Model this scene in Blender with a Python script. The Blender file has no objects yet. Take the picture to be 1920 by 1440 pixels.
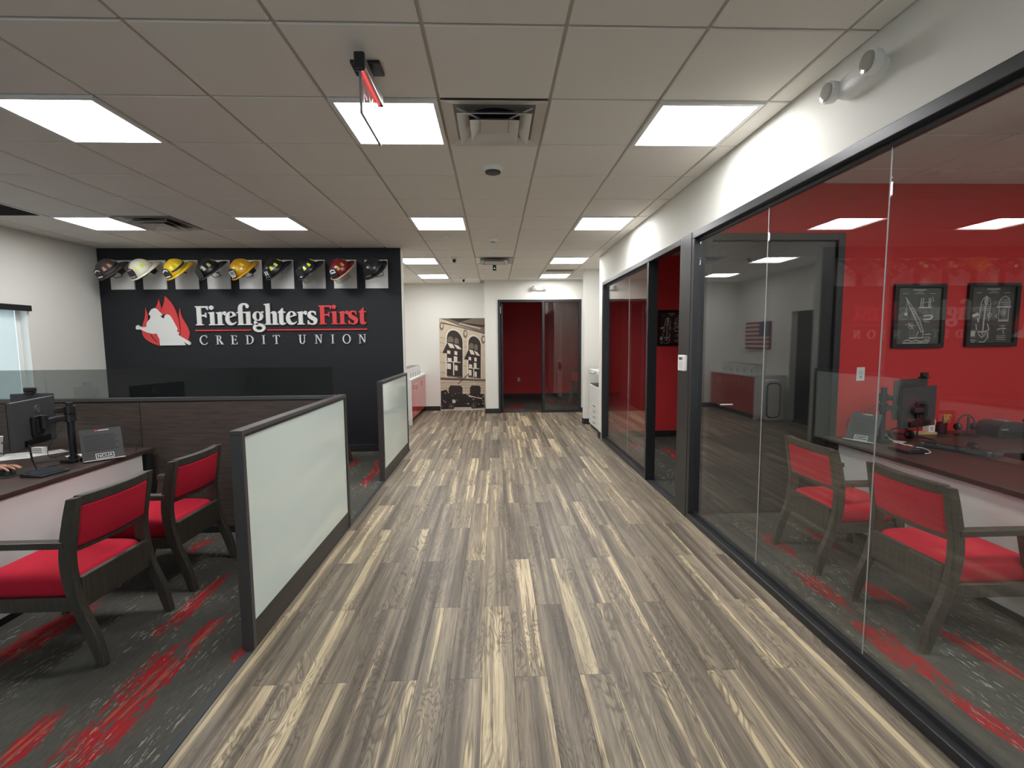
import bpy, bmesh, math, random
from mathutils import Vector, Matrix, Euler

# ------------------------------------------------------------------ camera, world, exposure
SC = bpy.context.scene
COL = SC.collection
PI = math.pi
EYE = 1.567                      # lens height above the floor
cam_data = bpy.data.cameras.new('camera')
cam_data.sensor_width = 36.0
cam_data.lens = 36.0 * 891.0 / 1920.0
cam_data.clip_start = 0.02
cam = bpy.data.objects.new('camera', cam_data)
COL.objects.link(cam)
_yaw, _pitch, _roll = math.radians(2.0869), math.radians(-5.0908), math.radians(-0.5099)
_f = Vector((math.sin(_yaw) * math.cos(_pitch), math.cos(_yaw) * math.cos(_pitch), math.sin(_pitch)))
_r = Vector((math.cos(_yaw), -math.sin(_yaw), 0))
_u = _r.cross(_f)
_r2 = _r * math.cos(_roll) + _u * math.sin(_roll)
_u2 = -_r * math.sin(_roll) + _u * math.cos(_roll)
_m = Matrix((_r2, _u2, -_f)).transposed().to_4x4()
_m.translation = (0, 0, EYE)
cam.matrix_world = _m
SC.camera = cam

world = bpy.data.worlds.new('sky')
SC.world = world
world.use_nodes = True
_bg = world.node_tree.nodes['Background']
_bg.inputs['Color'].default_value = (0.72, 0.86, 1.0, 1)
_bg.inputs['Strength'].default_value = 3.0

SC.view_settings.view_transform = 'Standard'
SC.view_settings.look = 'None'
SC.view_settings.gamma = 1.0
SC.view_settings.exposure = 0.0
SC.view_settings.use_curve_mapping = False
PANEL = 26.5                     # radiance of the ceiling panels

random.seed(7)
CEIL = 2.89
T = 0.6096
GX, GY = 0.3222, 2.1197          # ceiling grid origin

# ------------------------------------------------------------------ materials
MATS = {}


def lin(c):
    return tuple((x / 12.92 if x <= 0.04045 else ((x + 0.055) / 1.055) ** 2.4) for x in (v / 255.0 for v in c))


def mat(name, rgb, rough=0.6, metal=0.0, spec=0.5, coat=0.0, bump=None, srgb=True, vary=None):
    if name in MATS:
        return MATS[name]
    m = bpy.data.materials.new(name)
    m.use_nodes = True
    nt = m.node_tree
    b = nt.nodes['Principled BSDF']
    c = lin(rgb) if srgb else rgb
    b.inputs['Base Color'].default_value = (*c, 1)
    b.inputs['Roughness'].default_value = rough
    b.inputs['Metallic'].default_value = metal
    b.inputs['Specular IOR Level'].default_value = spec
    b.inputs['Coat Weight'].default_value = coat
    if bump or vary:
        tc = nt.nodes.new('ShaderNodeTexCoord')
        nz = nt.nodes.new('ShaderNodeTexNoise')
        nt.links.new(tc.outputs['Object'], nz.inputs['Vector'])
        sc, st = bump if bump else vary
        nz.inputs['Scale'].default_value = sc
        nz.inputs['Detail'].default_value = 3
        if bump:
            bp = nt.nodes.new('ShaderNodeBump')
            bp.inputs['Strength'].default_value = st
            bp.inputs['Distance'].default_value = 0.002
            nt.links.new(nz.outputs['Fac'], bp.inputs['Height'])
            nt.links.new(bp.outputs['Normal'], b.inputs['Normal'])
        if vary:
            mr = nt.nodes.new('ShaderNodeMapRange')
            mr.inputs['To Min'].default_value = 1 - vary[1]
            mr.inputs['To Max'].default_value = 1 + vary[1]
            nt.links.new(nz.outputs['Fac'], mr.inputs['Value'])
            mx = nt.nodes.new('ShaderNodeMix')
            mx.data_type = 'RGBA'
            mx.blend_type = 'MULTIPLY'
            mx.inputs['Factor'].default_value = 1
            mx.inputs['A'].default_value = (*c, 1)
            cb = nt.nodes.new('ShaderNodeCombineColor')
            for k in range(3):
                nt.links.new(mr.outputs[0], cb.inputs[k])
            nt.links.new(cb.outputs[0], mx.inputs['B'])
            nt.links.new(mx.outputs['Result'], b.inputs['Base Color'])
    MATS[name] = m
    return m


def N(nt, typ, **kw):
    n = nt.nodes.new('ShaderNode' + typ)
    for k, v in kw.items():
        setattr(n, k, v)
    return n


def math_node(nt, op, a, b=None, c=None, clamp=False):
    n = nt.nodes.new('ShaderNodeMath')
    n.operation = op
    n.use_clamp = clamp
    for i, v in enumerate((a, b, c)):
        if v is None:
            continue
        if isinstance(v, (int, float)):
            n.inputs[i].default_value = v
        else:
            nt.links.new(v, n.inputs[i])
    return n.outputs[0]


def mix_col(nt, fac, a, b, blend='MIX'):
    n = nt.nodes.new('ShaderNodeMix')
    n.data_type = 'RGBA'
    n.blend_type = blend
    for key, v in (('Factor', fac), ('A', a), ('B', b)):
        if isinstance(v, (int, float)):
            n.inputs[key].default_value = v
        elif isinstance(v, tuple):
            n.inputs[key].default_value = (*v, 1) if len(v) == 3 else v
        else:
            nt.links.new(v, n.inputs[key])
    return n.outputs['Result']


def smooth(nt, v, a, b):
    n = nt.nodes.new('ShaderNodeMapRange')
    n.interpolation_type = 'SMOOTHSTEP'
    nt.links.new(v, n.inputs['Value'])
    n.inputs['From Min'].default_value = a
    n.inputs['From Max'].default_value = b
    return n.outputs[0]


def vec_mul(nt, v, s, add=None):
    n = nt.nodes.new('ShaderNodeVectorMath')
    n.operation = 'MULTIPLY'
    nt.links.new(v, n.inputs[0])
    n.inputs[1].default_value = s
    o = n.outputs[0]
    if add is not None:
        a = nt.nodes.new('ShaderNodeVectorMath')
        a.operation = 'ADD'
        nt.links.new(o, a.inputs[0])
        if isinstance(add, tuple):
            a.inputs[1].default_value = add
        else:
            nt.links.new(add, a.inputs[1])
        o = a.outputs[0]
    return o


def noise(nt, v, scale=1, detail=2, rough=0.5, dist=0.0):
    n = nt.nodes.new('ShaderNodeTexNoise')
    nt.links.new(v, n.inputs['Vector'])
    n.inputs['Scale'].default_value = scale
    n.inputs['Detail'].default_value = detail
    n.inputs['Roughness'].default_value = rough
    n.inputs['Distortion'].default_value = dist
    return n.outputs['Fac']


def plank_material():
    m = bpy.data.materials.new('plank_vinyl')
    m.use_nodes = True
    nt = m.node_tree
    b = nt.nodes['Principled BSDF']
    tc = N(nt, 'TexCoord')
    oi = N(nt, 'ObjectInfo')
    rnd = oi.outputs['Random']
    cb = N(nt, 'CombineXYZ')
    nt.links.new(math_node(nt, 'MULTIPLY', rnd, 53.7), cb.inputs[0])
    nt.links.new(math_node(nt, 'MULTIPLY', rnd, 171.3), cb.inputs[1])
    nt.links.new(math_node(nt, 'MULTIPLY', rnd, 17.1), cb.inputs[2])
    P = tc.outputs['Object']
    def fr(k):
        return math_node(nt, 'FRACT', math_node(nt, 'MULTIPLY', rnd, k))
    # figure: cathedral rings and knots, stronger on some planks
    n1 = noise(nt, vec_mul(nt, P, (8.0, 1.5, 1.0), cb.outputs[0]), 1.0, 3, 0.5, 0.9)
    rings = math_node(nt, 'MULTIPLY_ADD', math_node(nt, 'SINE', math_node(nt, 'MULTIPLY', n1, 110.0)), 0.5, 0.5)
    rings = math_node(nt, 'POWER', rings, 2.5)
    rings = math_node(nt, 'MULTIPLY', rings, smooth(nt, noise(nt, vec_mul(nt, P, (6.0, 1.1, 1.0), vec_mul(nt, cb.outputs[0], (2.1, 0.6, 1.0))), 1.0, 2, 0.5), 0.40, 0.56))
    fine = noise(nt, vec_mul(nt, P, (300.0, 7.0, 1.0), cb.outputs[0]), 1.0, 4, 0.65)
    mid = noise(nt, vec_mul(nt, P, (70.0, 2.2, 1.0), cb.outputs[0]), 1.0, 4, 0.6, 0.4)
    # long bands of heartwood and sapwood running with the plank
    wob = math_node(nt, 'MULTIPLY_ADD', n1, 0.10, -0.05)
    sv = noise(nt, vec_mul(nt, P, (17.0, 0.36, 1.0), vec_mul(nt, cb.outputs[0], (1.7, 1.3, 1.0))), 1.0, 4, 0.55, 0.12)
    sv = math_node(nt, 'ADD', math_node(nt, 'ADD', sv, wob), math_node(nt, 'MULTIPLY_ADD', fr(37.3), 0.13, -0.075))
    ramp = N(nt, 'ValToRGB')
    nt.links.new(sv, ramp.inputs['Fac'])
    cr = ramp.color_ramp
    stops = ((0.30, (100, 89, 76)), (0.41, (126, 115, 101)), (0.49, (148, 135, 117)), (0.555, (172, 157, 134)), (0.583, (134, 118, 98)), (0.603, (208, 189, 154)), (0.68, (220, 202, 168)), (0.76, (170, 152, 126)))
    while len(cr.elements) < len(stops):
        cr.elements.new(0.5)
    for e, (p, col) in zip(cr.elements, stops):
        e.position = p
        e.color = (*lin(col), 1)
    c = ramp.outputs['Color']
    c = mix_col(nt, math_node(nt, 'MULTIPLY', rings, 0.62), c, lin((84, 73, 61)))
    c = mix_col(nt, math_node(nt, 'MULTIPLY', smooth(nt, mid, 0.50, 0.72), 0.42), c, lin((98, 86, 73)))
    c = mix_col(nt, 1.0, c, mix_col(nt, smooth(nt, fine, 0.3, 0.7), (0.78, 0.78, 0.78), (1.2, 1.2, 1.2)), 'MULTIPLY')
    pl = math_node(nt, 'MULTIPLY_ADD', math_node(nt, 'FRACT', math_node(nt, 'MULTIPLY', rnd, 91.7)), 0.22, 0.80)
    cc = N(nt, 'CombineColor')
    for k in range(3):
        nt.links.new(pl, cc.inputs[k])
    c = mix_col(nt, 1.0, c, cc.outputs[0], 'MULTIPLY')
    nt.links.new(c, b.inputs['Base Color'])
    b.inputs['Roughness'].default_value = 0.42
    b.inputs['Specular IOR Level'].default_value = 0.35
    bp = N(nt, 'Bump')
    bp.inputs['Strength'].default_value = 0.12
    bp.inputs['Distance'].default_value = 0.001
    nt.links.new(fine, bp.inputs['Height'])
    nt.links.new(bp.outputs['Normal'], b.inputs['Normal'])
    return m


def carpet_material(name='carpet', blobs=()):
    """ribbed carpet tiles; blobs = red flecked areas woven into it (x, y, half width, half length)"""
    m = bpy.data.materials.new(name)
    m.use_nodes = True
    nt = m.node_tree
    b = nt.nodes['Principled BSDF']
    tc = N(nt, 'TexCoord')
    P = tc.outputs['Object']
    sp = N(nt, 'SeparateXYZ')
    nt.links.new(P, sp.inputs[0])
    x, y = sp.outputs[0], sp.outputs[1]
    rib = math_node(nt, 'MULTIPLY_ADD', math_node(nt, 'SINE', math_node(nt, 'MULTIPLY', x, 2 * PI / 0.008)), 0.5, 0.5)
    col = math_node(nt, 'FLOOR', math_node(nt, 'DIVIDE', x, 0.016))
    wn = N(nt, 'TexWhiteNoise', noise_dimensions='1D')
    nt.links.new(col, wn.inputs['W'])
    jit = math_node(nt, 'MULTIPLY_ADD', wn.outputs['Value'], 0.16, -0.08)
    cb = N(nt, 'CombineXYZ')
    nt.links.new(x, cb.inputs[0])
    nt.links.new(math_node(nt, 'ADD', y, jit), cb.inputs[1])
    Q = cb.outputs[0]
    rn = noise(nt, vec_mul(nt, Q, (4.6, 0.95, 1.0), (3.3, 7.7, 0.0)), 1.0, 2, 0.45, 0.2)
    red = smooth(nt, rn, 0.575, 0.60)
    if blobs:
        sq_ = N(nt, 'SeparateXYZ')
        nt.links.new(Q, sq_.inputs[0])
        best = None
        for (bx, by, rx, ry) in blobs:
            a_ = math_node(nt, 'DIVIDE', math_node(nt, 'SUBTRACT', sq_.outputs[0], bx), rx)
            b_ = math_node(nt, 'DIVIDE', math_node(nt, 'SUBTRACT', sq_.outputs[1], by), ry)
            v_ = math_node(nt, 'SUBTRACT', 1.0, math_node(nt, 'SQRT', math_node(nt, 'ADD', math_node(nt, 'MULTIPLY', a_, a_), math_node(nt, 'MULTIPLY', b_, b_))))
            best = v_ if best is None else math_node(nt, 'MAXIMUM', best, v_)
        rag = noise(nt, vec_mul(nt, Q, (22.0, 5.0, 1.0)), 1.0, 3, 0.6)
        best = math_node(nt, 'ADD', best, math_node(nt, 'MULTIPLY_ADD', rag, 1.5, -0.75))
        far_ = math_node(nt, 'MULTIPLY', red, smooth(nt, y, 3.9, 4.05))
        red = math_node(nt, 'MAXIMUM', far_, smooth(nt, best, 0.20, 0.36))
    brk = smooth(nt, noise(nt, vec_mul(nt, Q, (60.0, 11.0, 1.0)), 1.0, 3, 0.65), 0.38, 0.52)
    red = math_node(nt, 'MULTIPLY', red, brk)
    fl = smooth(nt, noise(nt, vec_mul(nt, Q, (75.0, 13.0, 1.0), (1.0, 2.0, 0.0)), 1.0, 3, 0.65), 0.57, 0.63)
    fm = smooth(nt, noise(nt, vec_mul(nt, Q, (7.0, 1.6, 1.0), (9.0, 4.0, 0.0)), 1.0, 2, 0.5), 0.45, 0.62)
    fl = math_node(nt, 'MULTIPLY', fl, fm)
    grey = mix_col(nt, noise(nt, vec_mul(nt, Q, (60.0, 16.0, 1.0)), 1.0, 3, 0.6), lin((68, 68, 63)), lin((100, 99, 92)))
    c = mix_col(nt, math_node(nt, 'MULTIPLY', red, 0.92), grey, lin((168, 31, 38)))
    c = mix_col(nt, math_node(nt, 'MULTIPLY', fl, 0.75), c, lin((176, 173, 158)))
    # single tan yarns run through the red
    yarn = math_node(nt, 'MULTIPLY', math_node(nt, 'GREATER_THAN', wn.outputs['Value'], 0.88), math_node(nt, 'MULTIPLY', red, smooth(nt, noise(nt, vec_mul(nt, Q, (30.0, 3.0, 1.0)), 1.0, 2, 0.5), 0.45, 0.5)))
    c = mix_col(nt, math_node(nt, 'MULTIPLY', yarn, 0.25), c, lin((196, 150, 120)))
    c = mix_col(nt, 1.0, c, mix_col(nt, rib, (0.72, 0.72, 0.72), (1.14, 1.14, 1.14)), 'MULTIPLY')
    nt.links.new(c, b.inputs['Base Color'])
    b.inputs['Roughness'].default_value = 0.95
    b.inputs['Specular IOR Level'].default_value = 0.1
    bp = N(nt, 'Bump')
    bp.inputs['Strength'].default_value = 0.5
    bp.inputs['Distance'].default_value = 0.002
    nt.links.new(rib, bp.inputs['Height'])
    nt.links.new(bp.outputs['Normal'], b.inputs['Normal'])
    return m


def wood_material(name, dark, light, axis=0, rough=0.5, scale=1.0):
    m = bpy.data.materials.new(name)
    m.use_nodes = True
    nt = m.node_tree
    b = nt.nodes['Principled BSDF']
    tc = N(nt, 'TexCoord')
    s = [95.0 * scale] * 3
    s[axis] = 5.0 * scale
    n1 = noise(nt, vec_mul(nt, tc.outputs['Object'], tuple(s)), 1.0, 3, 0.6, 0.3)
    c = mix_col(nt, smooth(nt, n1, 0.3, 0.7), lin(dark), lin(light))
    nt.links.new(c, b.inputs['Base Color'])
    b.inputs['Roughness'].default_value = rough
    b.inputs['Specular IOR Level'].default_value = 0.4
    return m


def glass_material(name, tint, f0=0.04):
    """thin clear pane: looks through along the sight line, mirrors more at grazing angles (Schlick)"""
    m = bpy.data.materials.new(name)
    m.use_nodes = True
    nt = m.node_tree
    nt.nodes.remove(nt.nodes['Principled BSDF'])
    out = nt.nodes['Material Output']
    lw = N(nt, 'LayerWeight')
    lw.inputs['Blend'].default_value = 0.5
    p5 = math_node(nt, 'POWER', lw.outputs['Facing'], 5.0)
    fac = math_node(nt, 'MULTIPLY_ADD', p5, 1.0 - f0, f0, clamp=True)
    tr = N(nt, 'BsdfTransparent')
    tr.inputs['Color'].default_value = (*tint, 1)
    gl = N(nt, 'BsdfGlossy')
    gl.inputs['Roughness'].default_value = 0.0
    gl.inputs['Color'].default_value = (1, 1, 1, 1)
    mx = N(nt, 'MixShader')
    nt.links.new(fac, mx.inputs[0])
    nt.links.new(tr.outputs[0], mx.inputs[1])
    nt.links.new(gl.outputs[0], mx.inputs[2])
    nt.links.new(mx.outputs[0], out.inputs['Surface'])
    return m


def emit_material(name, rgb, strength):
    m = bpy.data.materials.new(name)
    m.use_nodes = True
    nt = m.node_tree
    nt.nodes.remove(nt.nodes['Principled BSDF'])
    e = N(nt, 'Emission')
    e.inputs['Color'].default_value = (*rgb, 1)
    e.inputs['Strength'].default_value = strength
    nt.links.new(e.outputs[0], nt.nodes['Material Output'].inputs['Surface'])
    return m


def shade_material():
    m = bpy.data.materials.new('shade_fabric')
    m.use_nodes = True
    nt = m.node_tree
    nt.nodes.remove(nt.nodes['Principled BSDF'])
    d = N(nt, 'BsdfDiffuse')
    d.inputs['Color'].default_value = (0.8, 0.82, 0.8, 1)
    t = N(nt, 'BsdfTranslucent')
    t.inputs['Color'].default_value = (0.8, 0.84, 0.82, 1)
    mx = N(nt, 'MixShader')
    mx.inputs[0].default_value = 0.5
    nt.links.new(d.outputs[0], mx.inputs[1])
    nt.links.new(t.outputs[0], mx.inputs[2])
    nt.links.new(mx.outputs[0], nt.nodes['Material Output'].inputs['Surface'])
    return m


WHITE = mat('wall_white', (229, 227, 219), 0.75, spec=0.3, bump=(180, 0.06))
RED = mat('wall_red', (206, 54, 56), 0.6, spec=0.35, bump=(180, 0.08))
BLACKWALL = mat('wall_black', (31, 33, 37), 0.6, spec=0.35, bump=(180, 0.08))
BASEB = mat('baseboard_black', (38, 38, 38), 0.5)
TILE = mat('ceiling_tile', (236, 232, 225), 0.95, spec=0.1, bump=(420, 0.25))
GRID = mat('ceiling_grid', (188, 182, 172), 0.6)
FRAME = mat('black_aluminium', (38, 39, 41), 0.38, spec=0.5)
GREYM = mat('grey_metal', (84, 81, 80), 0.38, metal=0.3)
DGREYM = mat('dark_grey_metal', (62, 59, 57), 0.42, metal=0.2)
PLANK = plank_material()
CARPET = carpet_material()
CARPET_DESKS = carpet_material('carpet_desks', [(-1.63, 2.16, 0.15, 0.30), (-1.60, 1.82, 0.14, 0.22), (-1.84, 2.88, 0.07, 0.45), (-1.593, 2.59, 0.06, 0.20), (-1.866, 1.85, 0.08, 0.22), (-2.48, 2.56, 0.13, 0.40),
                                               (-1.32, 2.31, 0.045, 0.09), (-2.32, 3.70, 0.08, 0.13), (-1.83, 3.50, 0.08, 0.14), (-2.95, 2.0, 0.14, 0.4), (-4.2, 2.6, 0.2, 0.5), (-2.1, 1.2, 0.16, 0.4), (-3.9, 1.2, 0.2, 0.5), (-4.7, 3.4, 0.18, 0.4)])
CARPET_OFFICE = carpet_material('carpet_office', [(2.0, 2.17, 0.11, 0.34), (2.40, 2.16, 0.09, 0.28), (2.0, 1.73, 0.07, 0.24), (2.35, 2.72, 0.10, 0.25), (2.037, 2.78, 0.08, 0.30), (3.0, 2.55, 0.07, 0.2),
                                                  (2.15, 3.45, 0.09, 0.3), (2.55, 3.5, 0.07, 0.25), (2.1, 0.9, 0.15, 0.4), (3.4, 1.2, 0.2, 0.5), (4.4, 2.4, 0.2, 0.5), (2.7, 1.4, 0.08, 0.3)])
STRIP = mat('rubber_strip', (50, 53, 54), 0.6)
GLASS = glass_material('clear_glass', (0.955, 0.965, 0.96))
TINT = glass_material('tinted_glass', (0.60, 0.63, 0.63))
ACRYL = glass_material('clear_acrylic', (0.97, 0.95, 0.95))
FROST = mat('frosted_white_glass', (224, 238, 232), 0.06, spec=0.6, coat=0.4)
LAM = wood_material('dark_laminate', (66, 57, 52), (84, 73, 66), axis=0)
DESKTOP = wood_material('desk_laminate', (58, 47, 44), (80, 65, 60), axis=1, rough=0.4)
CHAIRW = wood_material('chair_wood', (66, 61, 54), (79, 73, 64), axis=2, rough=0.45)
REDF = mat('red_fabric', (194, 38, 58), 0.9, spec=0.15, bump=(900, 0.4))
MODESTY = mat('white_laminate', (238, 235, 232), 0.5)
BLACKP = mat('black_plastic', (30, 30, 32), 0.42)
BLACKG = mat('black_gloss', (16, 16, 18), 0.15)
DARKG = mat('dark_grey_plastic', (62, 63, 64), 0.45)
WHITEP = mat('white_plastic', (232, 232, 228), 0.4)
GREYP = mat('grey_plastic', (150, 150, 148), 0.45)
SILVER = mat('brushed_silver', (190, 190, 188), 0.3, metal=0.9)
CHROME = mat('chrome', (230, 230, 228), 0.08, metal=1.0)
DARK = mat('duct_shade_black', (14, 14, 15), 0.9)  # near-black painted in for the darkness inside the air ducts
LETW = mat('letter_white', (226, 226, 222), 0.45)
LETR = mat('letter_red', (214, 62, 64), 0.45)
PAPER = mat('paper', (232, 231, 226), 0.8)
LIGHT = emit_material('light_diffuser', (0.985, 0.99, 1.0), PANEL)
SHADE = shade_material()


# ------------------------------------------------------------------ mesh helpers
class MB:
    def __init__(self):
        self.v, self.f, self.m = [], [], []
        self.cur = 0

    def add(self, vs, fs):
        o = len(self.v)
        self.v += [tuple(p) for p in vs]
        for f in fs:
            self.f.append(tuple(o + i for i in f))
            self.m.append(self.cur)
        return self

    def box(self, x0, x1, y0, y1, z0, z1):
        vs = [(x0, y0, z0), (x1, y0, z0), (x1, y1, z0), (x0, y1, z0), (x0, y0, z1), (x1, y0, z1), (x1, y1, z1), (x0, y1, z1)]
        return self.add(vs, [(3, 2, 1, 0), (4, 5, 6, 7), (0, 1, 5, 4), (1, 2, 6, 5), (2, 3, 7, 6), (3, 0, 4, 7)])

    def obox(self, c, size, rot=(0, 0, 0)):
        """box with centre, size and euler rotation"""
        R = Euler(rot).to_matrix()
        c = Vector(c)
        hx, hy, hz = (s / 2 for s in size)
        vs = [c + R @ Vector(p) for p in ((-hx, -hy, -hz), (hx, -hy, -hz), (hx, hy, -hz), (-hx, hy, -hz), (-hx, -hy, hz), (hx, -hy, hz), (hx, hy, hz), (-hx, hy, hz))]
        return self.add(vs, [(3, 2, 1, 0), (4, 5, 6, 7), (0, 1, 5, 4), (1, 2, 6, 5), (2, 3, 7, 6), (3, 0, 4, 7)])

    def prism(self, poly, o, ux, uy, depth):
        """polygon (2d, any winding) in plane o + x*ux + y*uy, extruded along ux x uy by depth"""
        ux, uy, o = Vector(ux), Vector(uy), Vector(o)
        n = ux.cross(uy)
        a = sum(p[0] * q[1] - q[0] * p[1] for p, q in zip(poly, poly[1:] + poly[:1]))
        if a < 0:
            poly = poly[::-1]
        k = len(poly)
        lo = [o + ux * p[0] + uy * p[1] for p in poly]
        hi = [p + n * depth for p in lo]
        fs = [tuple(range(k, 2 * k)), tuple(range(k - 1, -1, -1))]
        fs += [(i, (i + 1) % k, k + (i + 1) % k, k + i) for i in range(k)]
        return self.add(lo + hi, fs)

    def ring(self, outer, inner, o, ux, uy, depth):
        """two loops of equal length -> solid ring"""
        ux, uy, o = Vector(ux), Vector(uy), Vector(o)
        n = ux.cross(uy)
        k = len(outer)
        P = lambda p, h: o + ux * p[0] + uy * p[1] + n * h
        vs = [P(p, 0) for p in outer] + [P(p, 0) for p in inner] + [P(p, depth) for p in outer] + [P(p, depth) for p in inner]
        fs = []
        for i in range(k):
            j = (i + 1) % k
            fs += [(2 * k + i, 2 * k + j, 3 * k + j, 3 * k + i), (i, k + i, k + j, j), (i, j, 2 * k + j, 2 * k + i), (k + j, k + i, 3 * k + i, 3 * k + j)]
        return self.add(vs, fs)

    def tube(self, path, r, seg=8, cap=True):
        path = [Vector(p) for p in path]
        rs = r if isinstance(r, (list, tuple)) else [r] * len(path)
        rings = []
        up = Vector((0, 0, 1))
        prev = None
        for i, p in enumerate(path):
            d = (path[min(i + 1, len(path) - 1)] - path[max(i - 1, 0)]).normalized()
            if prev is None:
                a = d.cross(up)
                if a.length < 1e-3:
                    a = d.cross(Vector((1, 0, 0)))
                a.normalize()
            else:
                a = (prev - d * prev.dot(d)).normalized()
            prev = a
            b = d.cross(a)
            rings.append([p + (a * math.cos(2 * PI * k / seg) + b * math.sin(2 * PI * k / seg)) * rs[i] for k in range(seg)])
        vs = [q for ring in rings for q in ring]
        fs = []
        for i in range(len(path) - 1):
            for k in range(seg):
                j = (k + 1) % seg
                fs.append((i * seg + k, i * seg + j, (i + 1) * seg + j, (i + 1) * seg + k))
        if cap:
            fs.append(tuple(range(seg - 1, -1, -1)))
            fs.append(tuple((len(path) - 1) * seg + k for k in range(seg)))
        return self.add(vs, fs)

    def lathe(self, prof, c=(0, 0, 0), seg=24, axis='z'):
        """profile of (radius, height)"""
        vs, fs = [], []
        for (r, h) in prof:
            for k in range(seg):
                a = 2 * PI * k / seg
                p = (r * math.cos(a), r * math.sin(a), h)
                if axis == 'x':
                    p = (h, p[0], p[1])
                elif axis == 'y':
                    p = (p[0], h, p[1])
                vs.append((c[0] + p[0], c[1] + p[1], c[2] + p[2]))
        for i in range(len(prof) - 1):
            for k in range(seg):
                j = (k + 1) % seg
                fs.append((i * seg + k, i * seg + j, (i + 1) * seg + j, (i + 1) * seg + k))
        fs.append(tuple(range(seg - 1, -1, -1)))
        fs.append(tuple((len(prof) - 1) * seg + k for k in range(seg)))
        return self.add(vs, fs)

    def grid(self, fn, nu, nv, closed_u=False):
        """surface from fn(u, v)"""
        vs = [fn(i / nu, j / nv) for j in range(nv + 1) for i in range(nu + (0 if closed_u else 1))]
        w = nu if closed_u else nu + 1
        fs = []
        for j in range(nv):
            for i in range(nu):
                i2 = (i + 1) % w
                fs.append((j * w + i, j * w + i2, (j + 1) * w + i2, (j + 1) * w + i))
        return self.add(vs, fs)

    def mesh(self, name):
        me = bpy.data.meshes.new(name)
        me.from_pydata(self.v, [], self.f)
        me.update()
        return me

    def build(self, name, material, parent=None, smooth=False, bevel=0, seg=2, solid=0, world=True, fix=False, sub=0):
        me = self.mesh(name)
        mats = material if isinstance(material, (list, tuple)) else [material]
        for mm in mats:
            me.materials.append(mm)
        if len(mats) > 1:
            for p, i in zip(me.polygons, self.m):
                p.material_index = i
        if fix:
            bm = bmesh.new()
            bm.from_mesh(me)
            bmesh.ops.remove_doubles(bm, verts=bm.verts, dist=1e-5)
            bmesh.ops.recalc_face_normals(bm, faces=bm.faces)
            bm.to_mesh(me)
            bm.free()
        if smooth:
            for p in me.polygons:
                p.use_smooth = True
        o = bpy.data.objects.new(name, me)
        COL.objects.link(o)
        if parent is not None:
            o.parent = parent
            if world:
                q = parent
                off = Vector((0, 0, 0))
                while q is not None:
                    off += q.location
                    q = q.parent
                o.location = -off
        if solid:
            s = o.modifiers.new('solid', 'SOLIDIFY')
            s.thickness = solid
            s.offset = 0
        if bevel:
            s = o.modifiers.new('bevel', 'BEVEL')
            s.width = bevel
            s.segments = seg
            s.limit_method = 'ANGLE'
            s.angle_limit = math.radians(40)
        if sub:
            s = o.modifiers.new('sub', 'SUBSURF')
            s.levels = sub
            s.render_levels = sub
        return o


def tag(o, label, cat, group=None, kind=None):
    o['label'] = label
    o['category'] = cat
    if group:
        o['group'] = group
    if kind:
        o['kind'] = kind
    return o


def thing(name, label, cat, loc=(0, 0, 0), rotz=0.0, group=None):
    o = bpy.data.objects.new(name, None)
    o.empty_display_size = 0.1
    COL.objects.link(o)
    o.location = loc
    o.rotation_euler = (0, 0, rotz)
    return tag(o, label, cat, group)


def struct(o, label=None, cat=None):
    o['kind'] = 'structure'
    if label:
        o['label'] = label
    if cat:
        o['category'] = cat
    return o


def dup(root, loc, rotz, label, group=None):
    r = root.copy()
    COL.objects.link(r)
    r.location = loc
    r.rotation_euler = (0, 0, rotz)
    r['label'] = label
    if group:
        r['group'] = group
    for ch in list(root.children):
        c = ch.copy()
        COL.objects.link(c)
        c.parent = r
        for g in list(ch.children):
            d = g.copy()
            COL.objects.link(d)
            d.parent = c
    return r


def text(body, size, name, material, parent, m, extrude=0.0, align='CENTER'):
    cu = bpy.data.curves.new(name, 'FONT')
    cu.body = body
    cu.size = size
    cu.align_x = align
    cu.align_y = 'CENTER'
    cu.extrude = extrude
    cu.materials.append(material)
    tmp = bpy.data.objects.new(name, cu)
    me = bpy.data.meshes.new_from_object(tmp)
    bpy.data.objects.remove(tmp)
    bpy.data.curves.remove(cu)
    o = bpy.data.objects.new(name, me)
    COL.objects.link(o)
    o.parent = parent
    o.matrix_local = m
    return o


def frame_mat(o, x, y):
    """matrix with origin o, text right = x, text up = y"""
    x, y = Vector(x).normalized(), Vector(y).normalized()
    z = x.cross(y)
    m = Matrix((x, y, z)).transposed().to_4x4()
    m.translation = o
    return m


def catmull(pts, n=6):
    """closed smooth loop; points given as (x, y) are smooth, (x, y, 1) are corners"""
    out = []
    k = len(pts)
    for i in range(k):
        p1, p2 = pts[i], pts[(i + 1) % k]
        c1, c2 = len(p1) > 2, len(p2) > 2
        p0 = p1 if c1 else pts[i - 1]
        p3 = p2 if c2 else pts[(i + 2) % k]
        if c1 and c2:
            out.append((p1[0], p1[1]))
            continue
        for s in range(n):
            t = s / n
            q = []
            for a in (0, 1):
                m1 = (p2[a] - p0[a]) * 0.5
                m2 = (p3[a] - p1[a]) * 0.5
                q.append((2 * t ** 3 - 3 * t ** 2 + 1) * p1[a] + (t ** 3 - 2 * t ** 2 + t) * m1 + (-2 * t ** 3 + 3 * t ** 2) * p2[a] + (t ** 3 - t ** 2) * m2)
            out.append(tuple(q))
    return out


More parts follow.
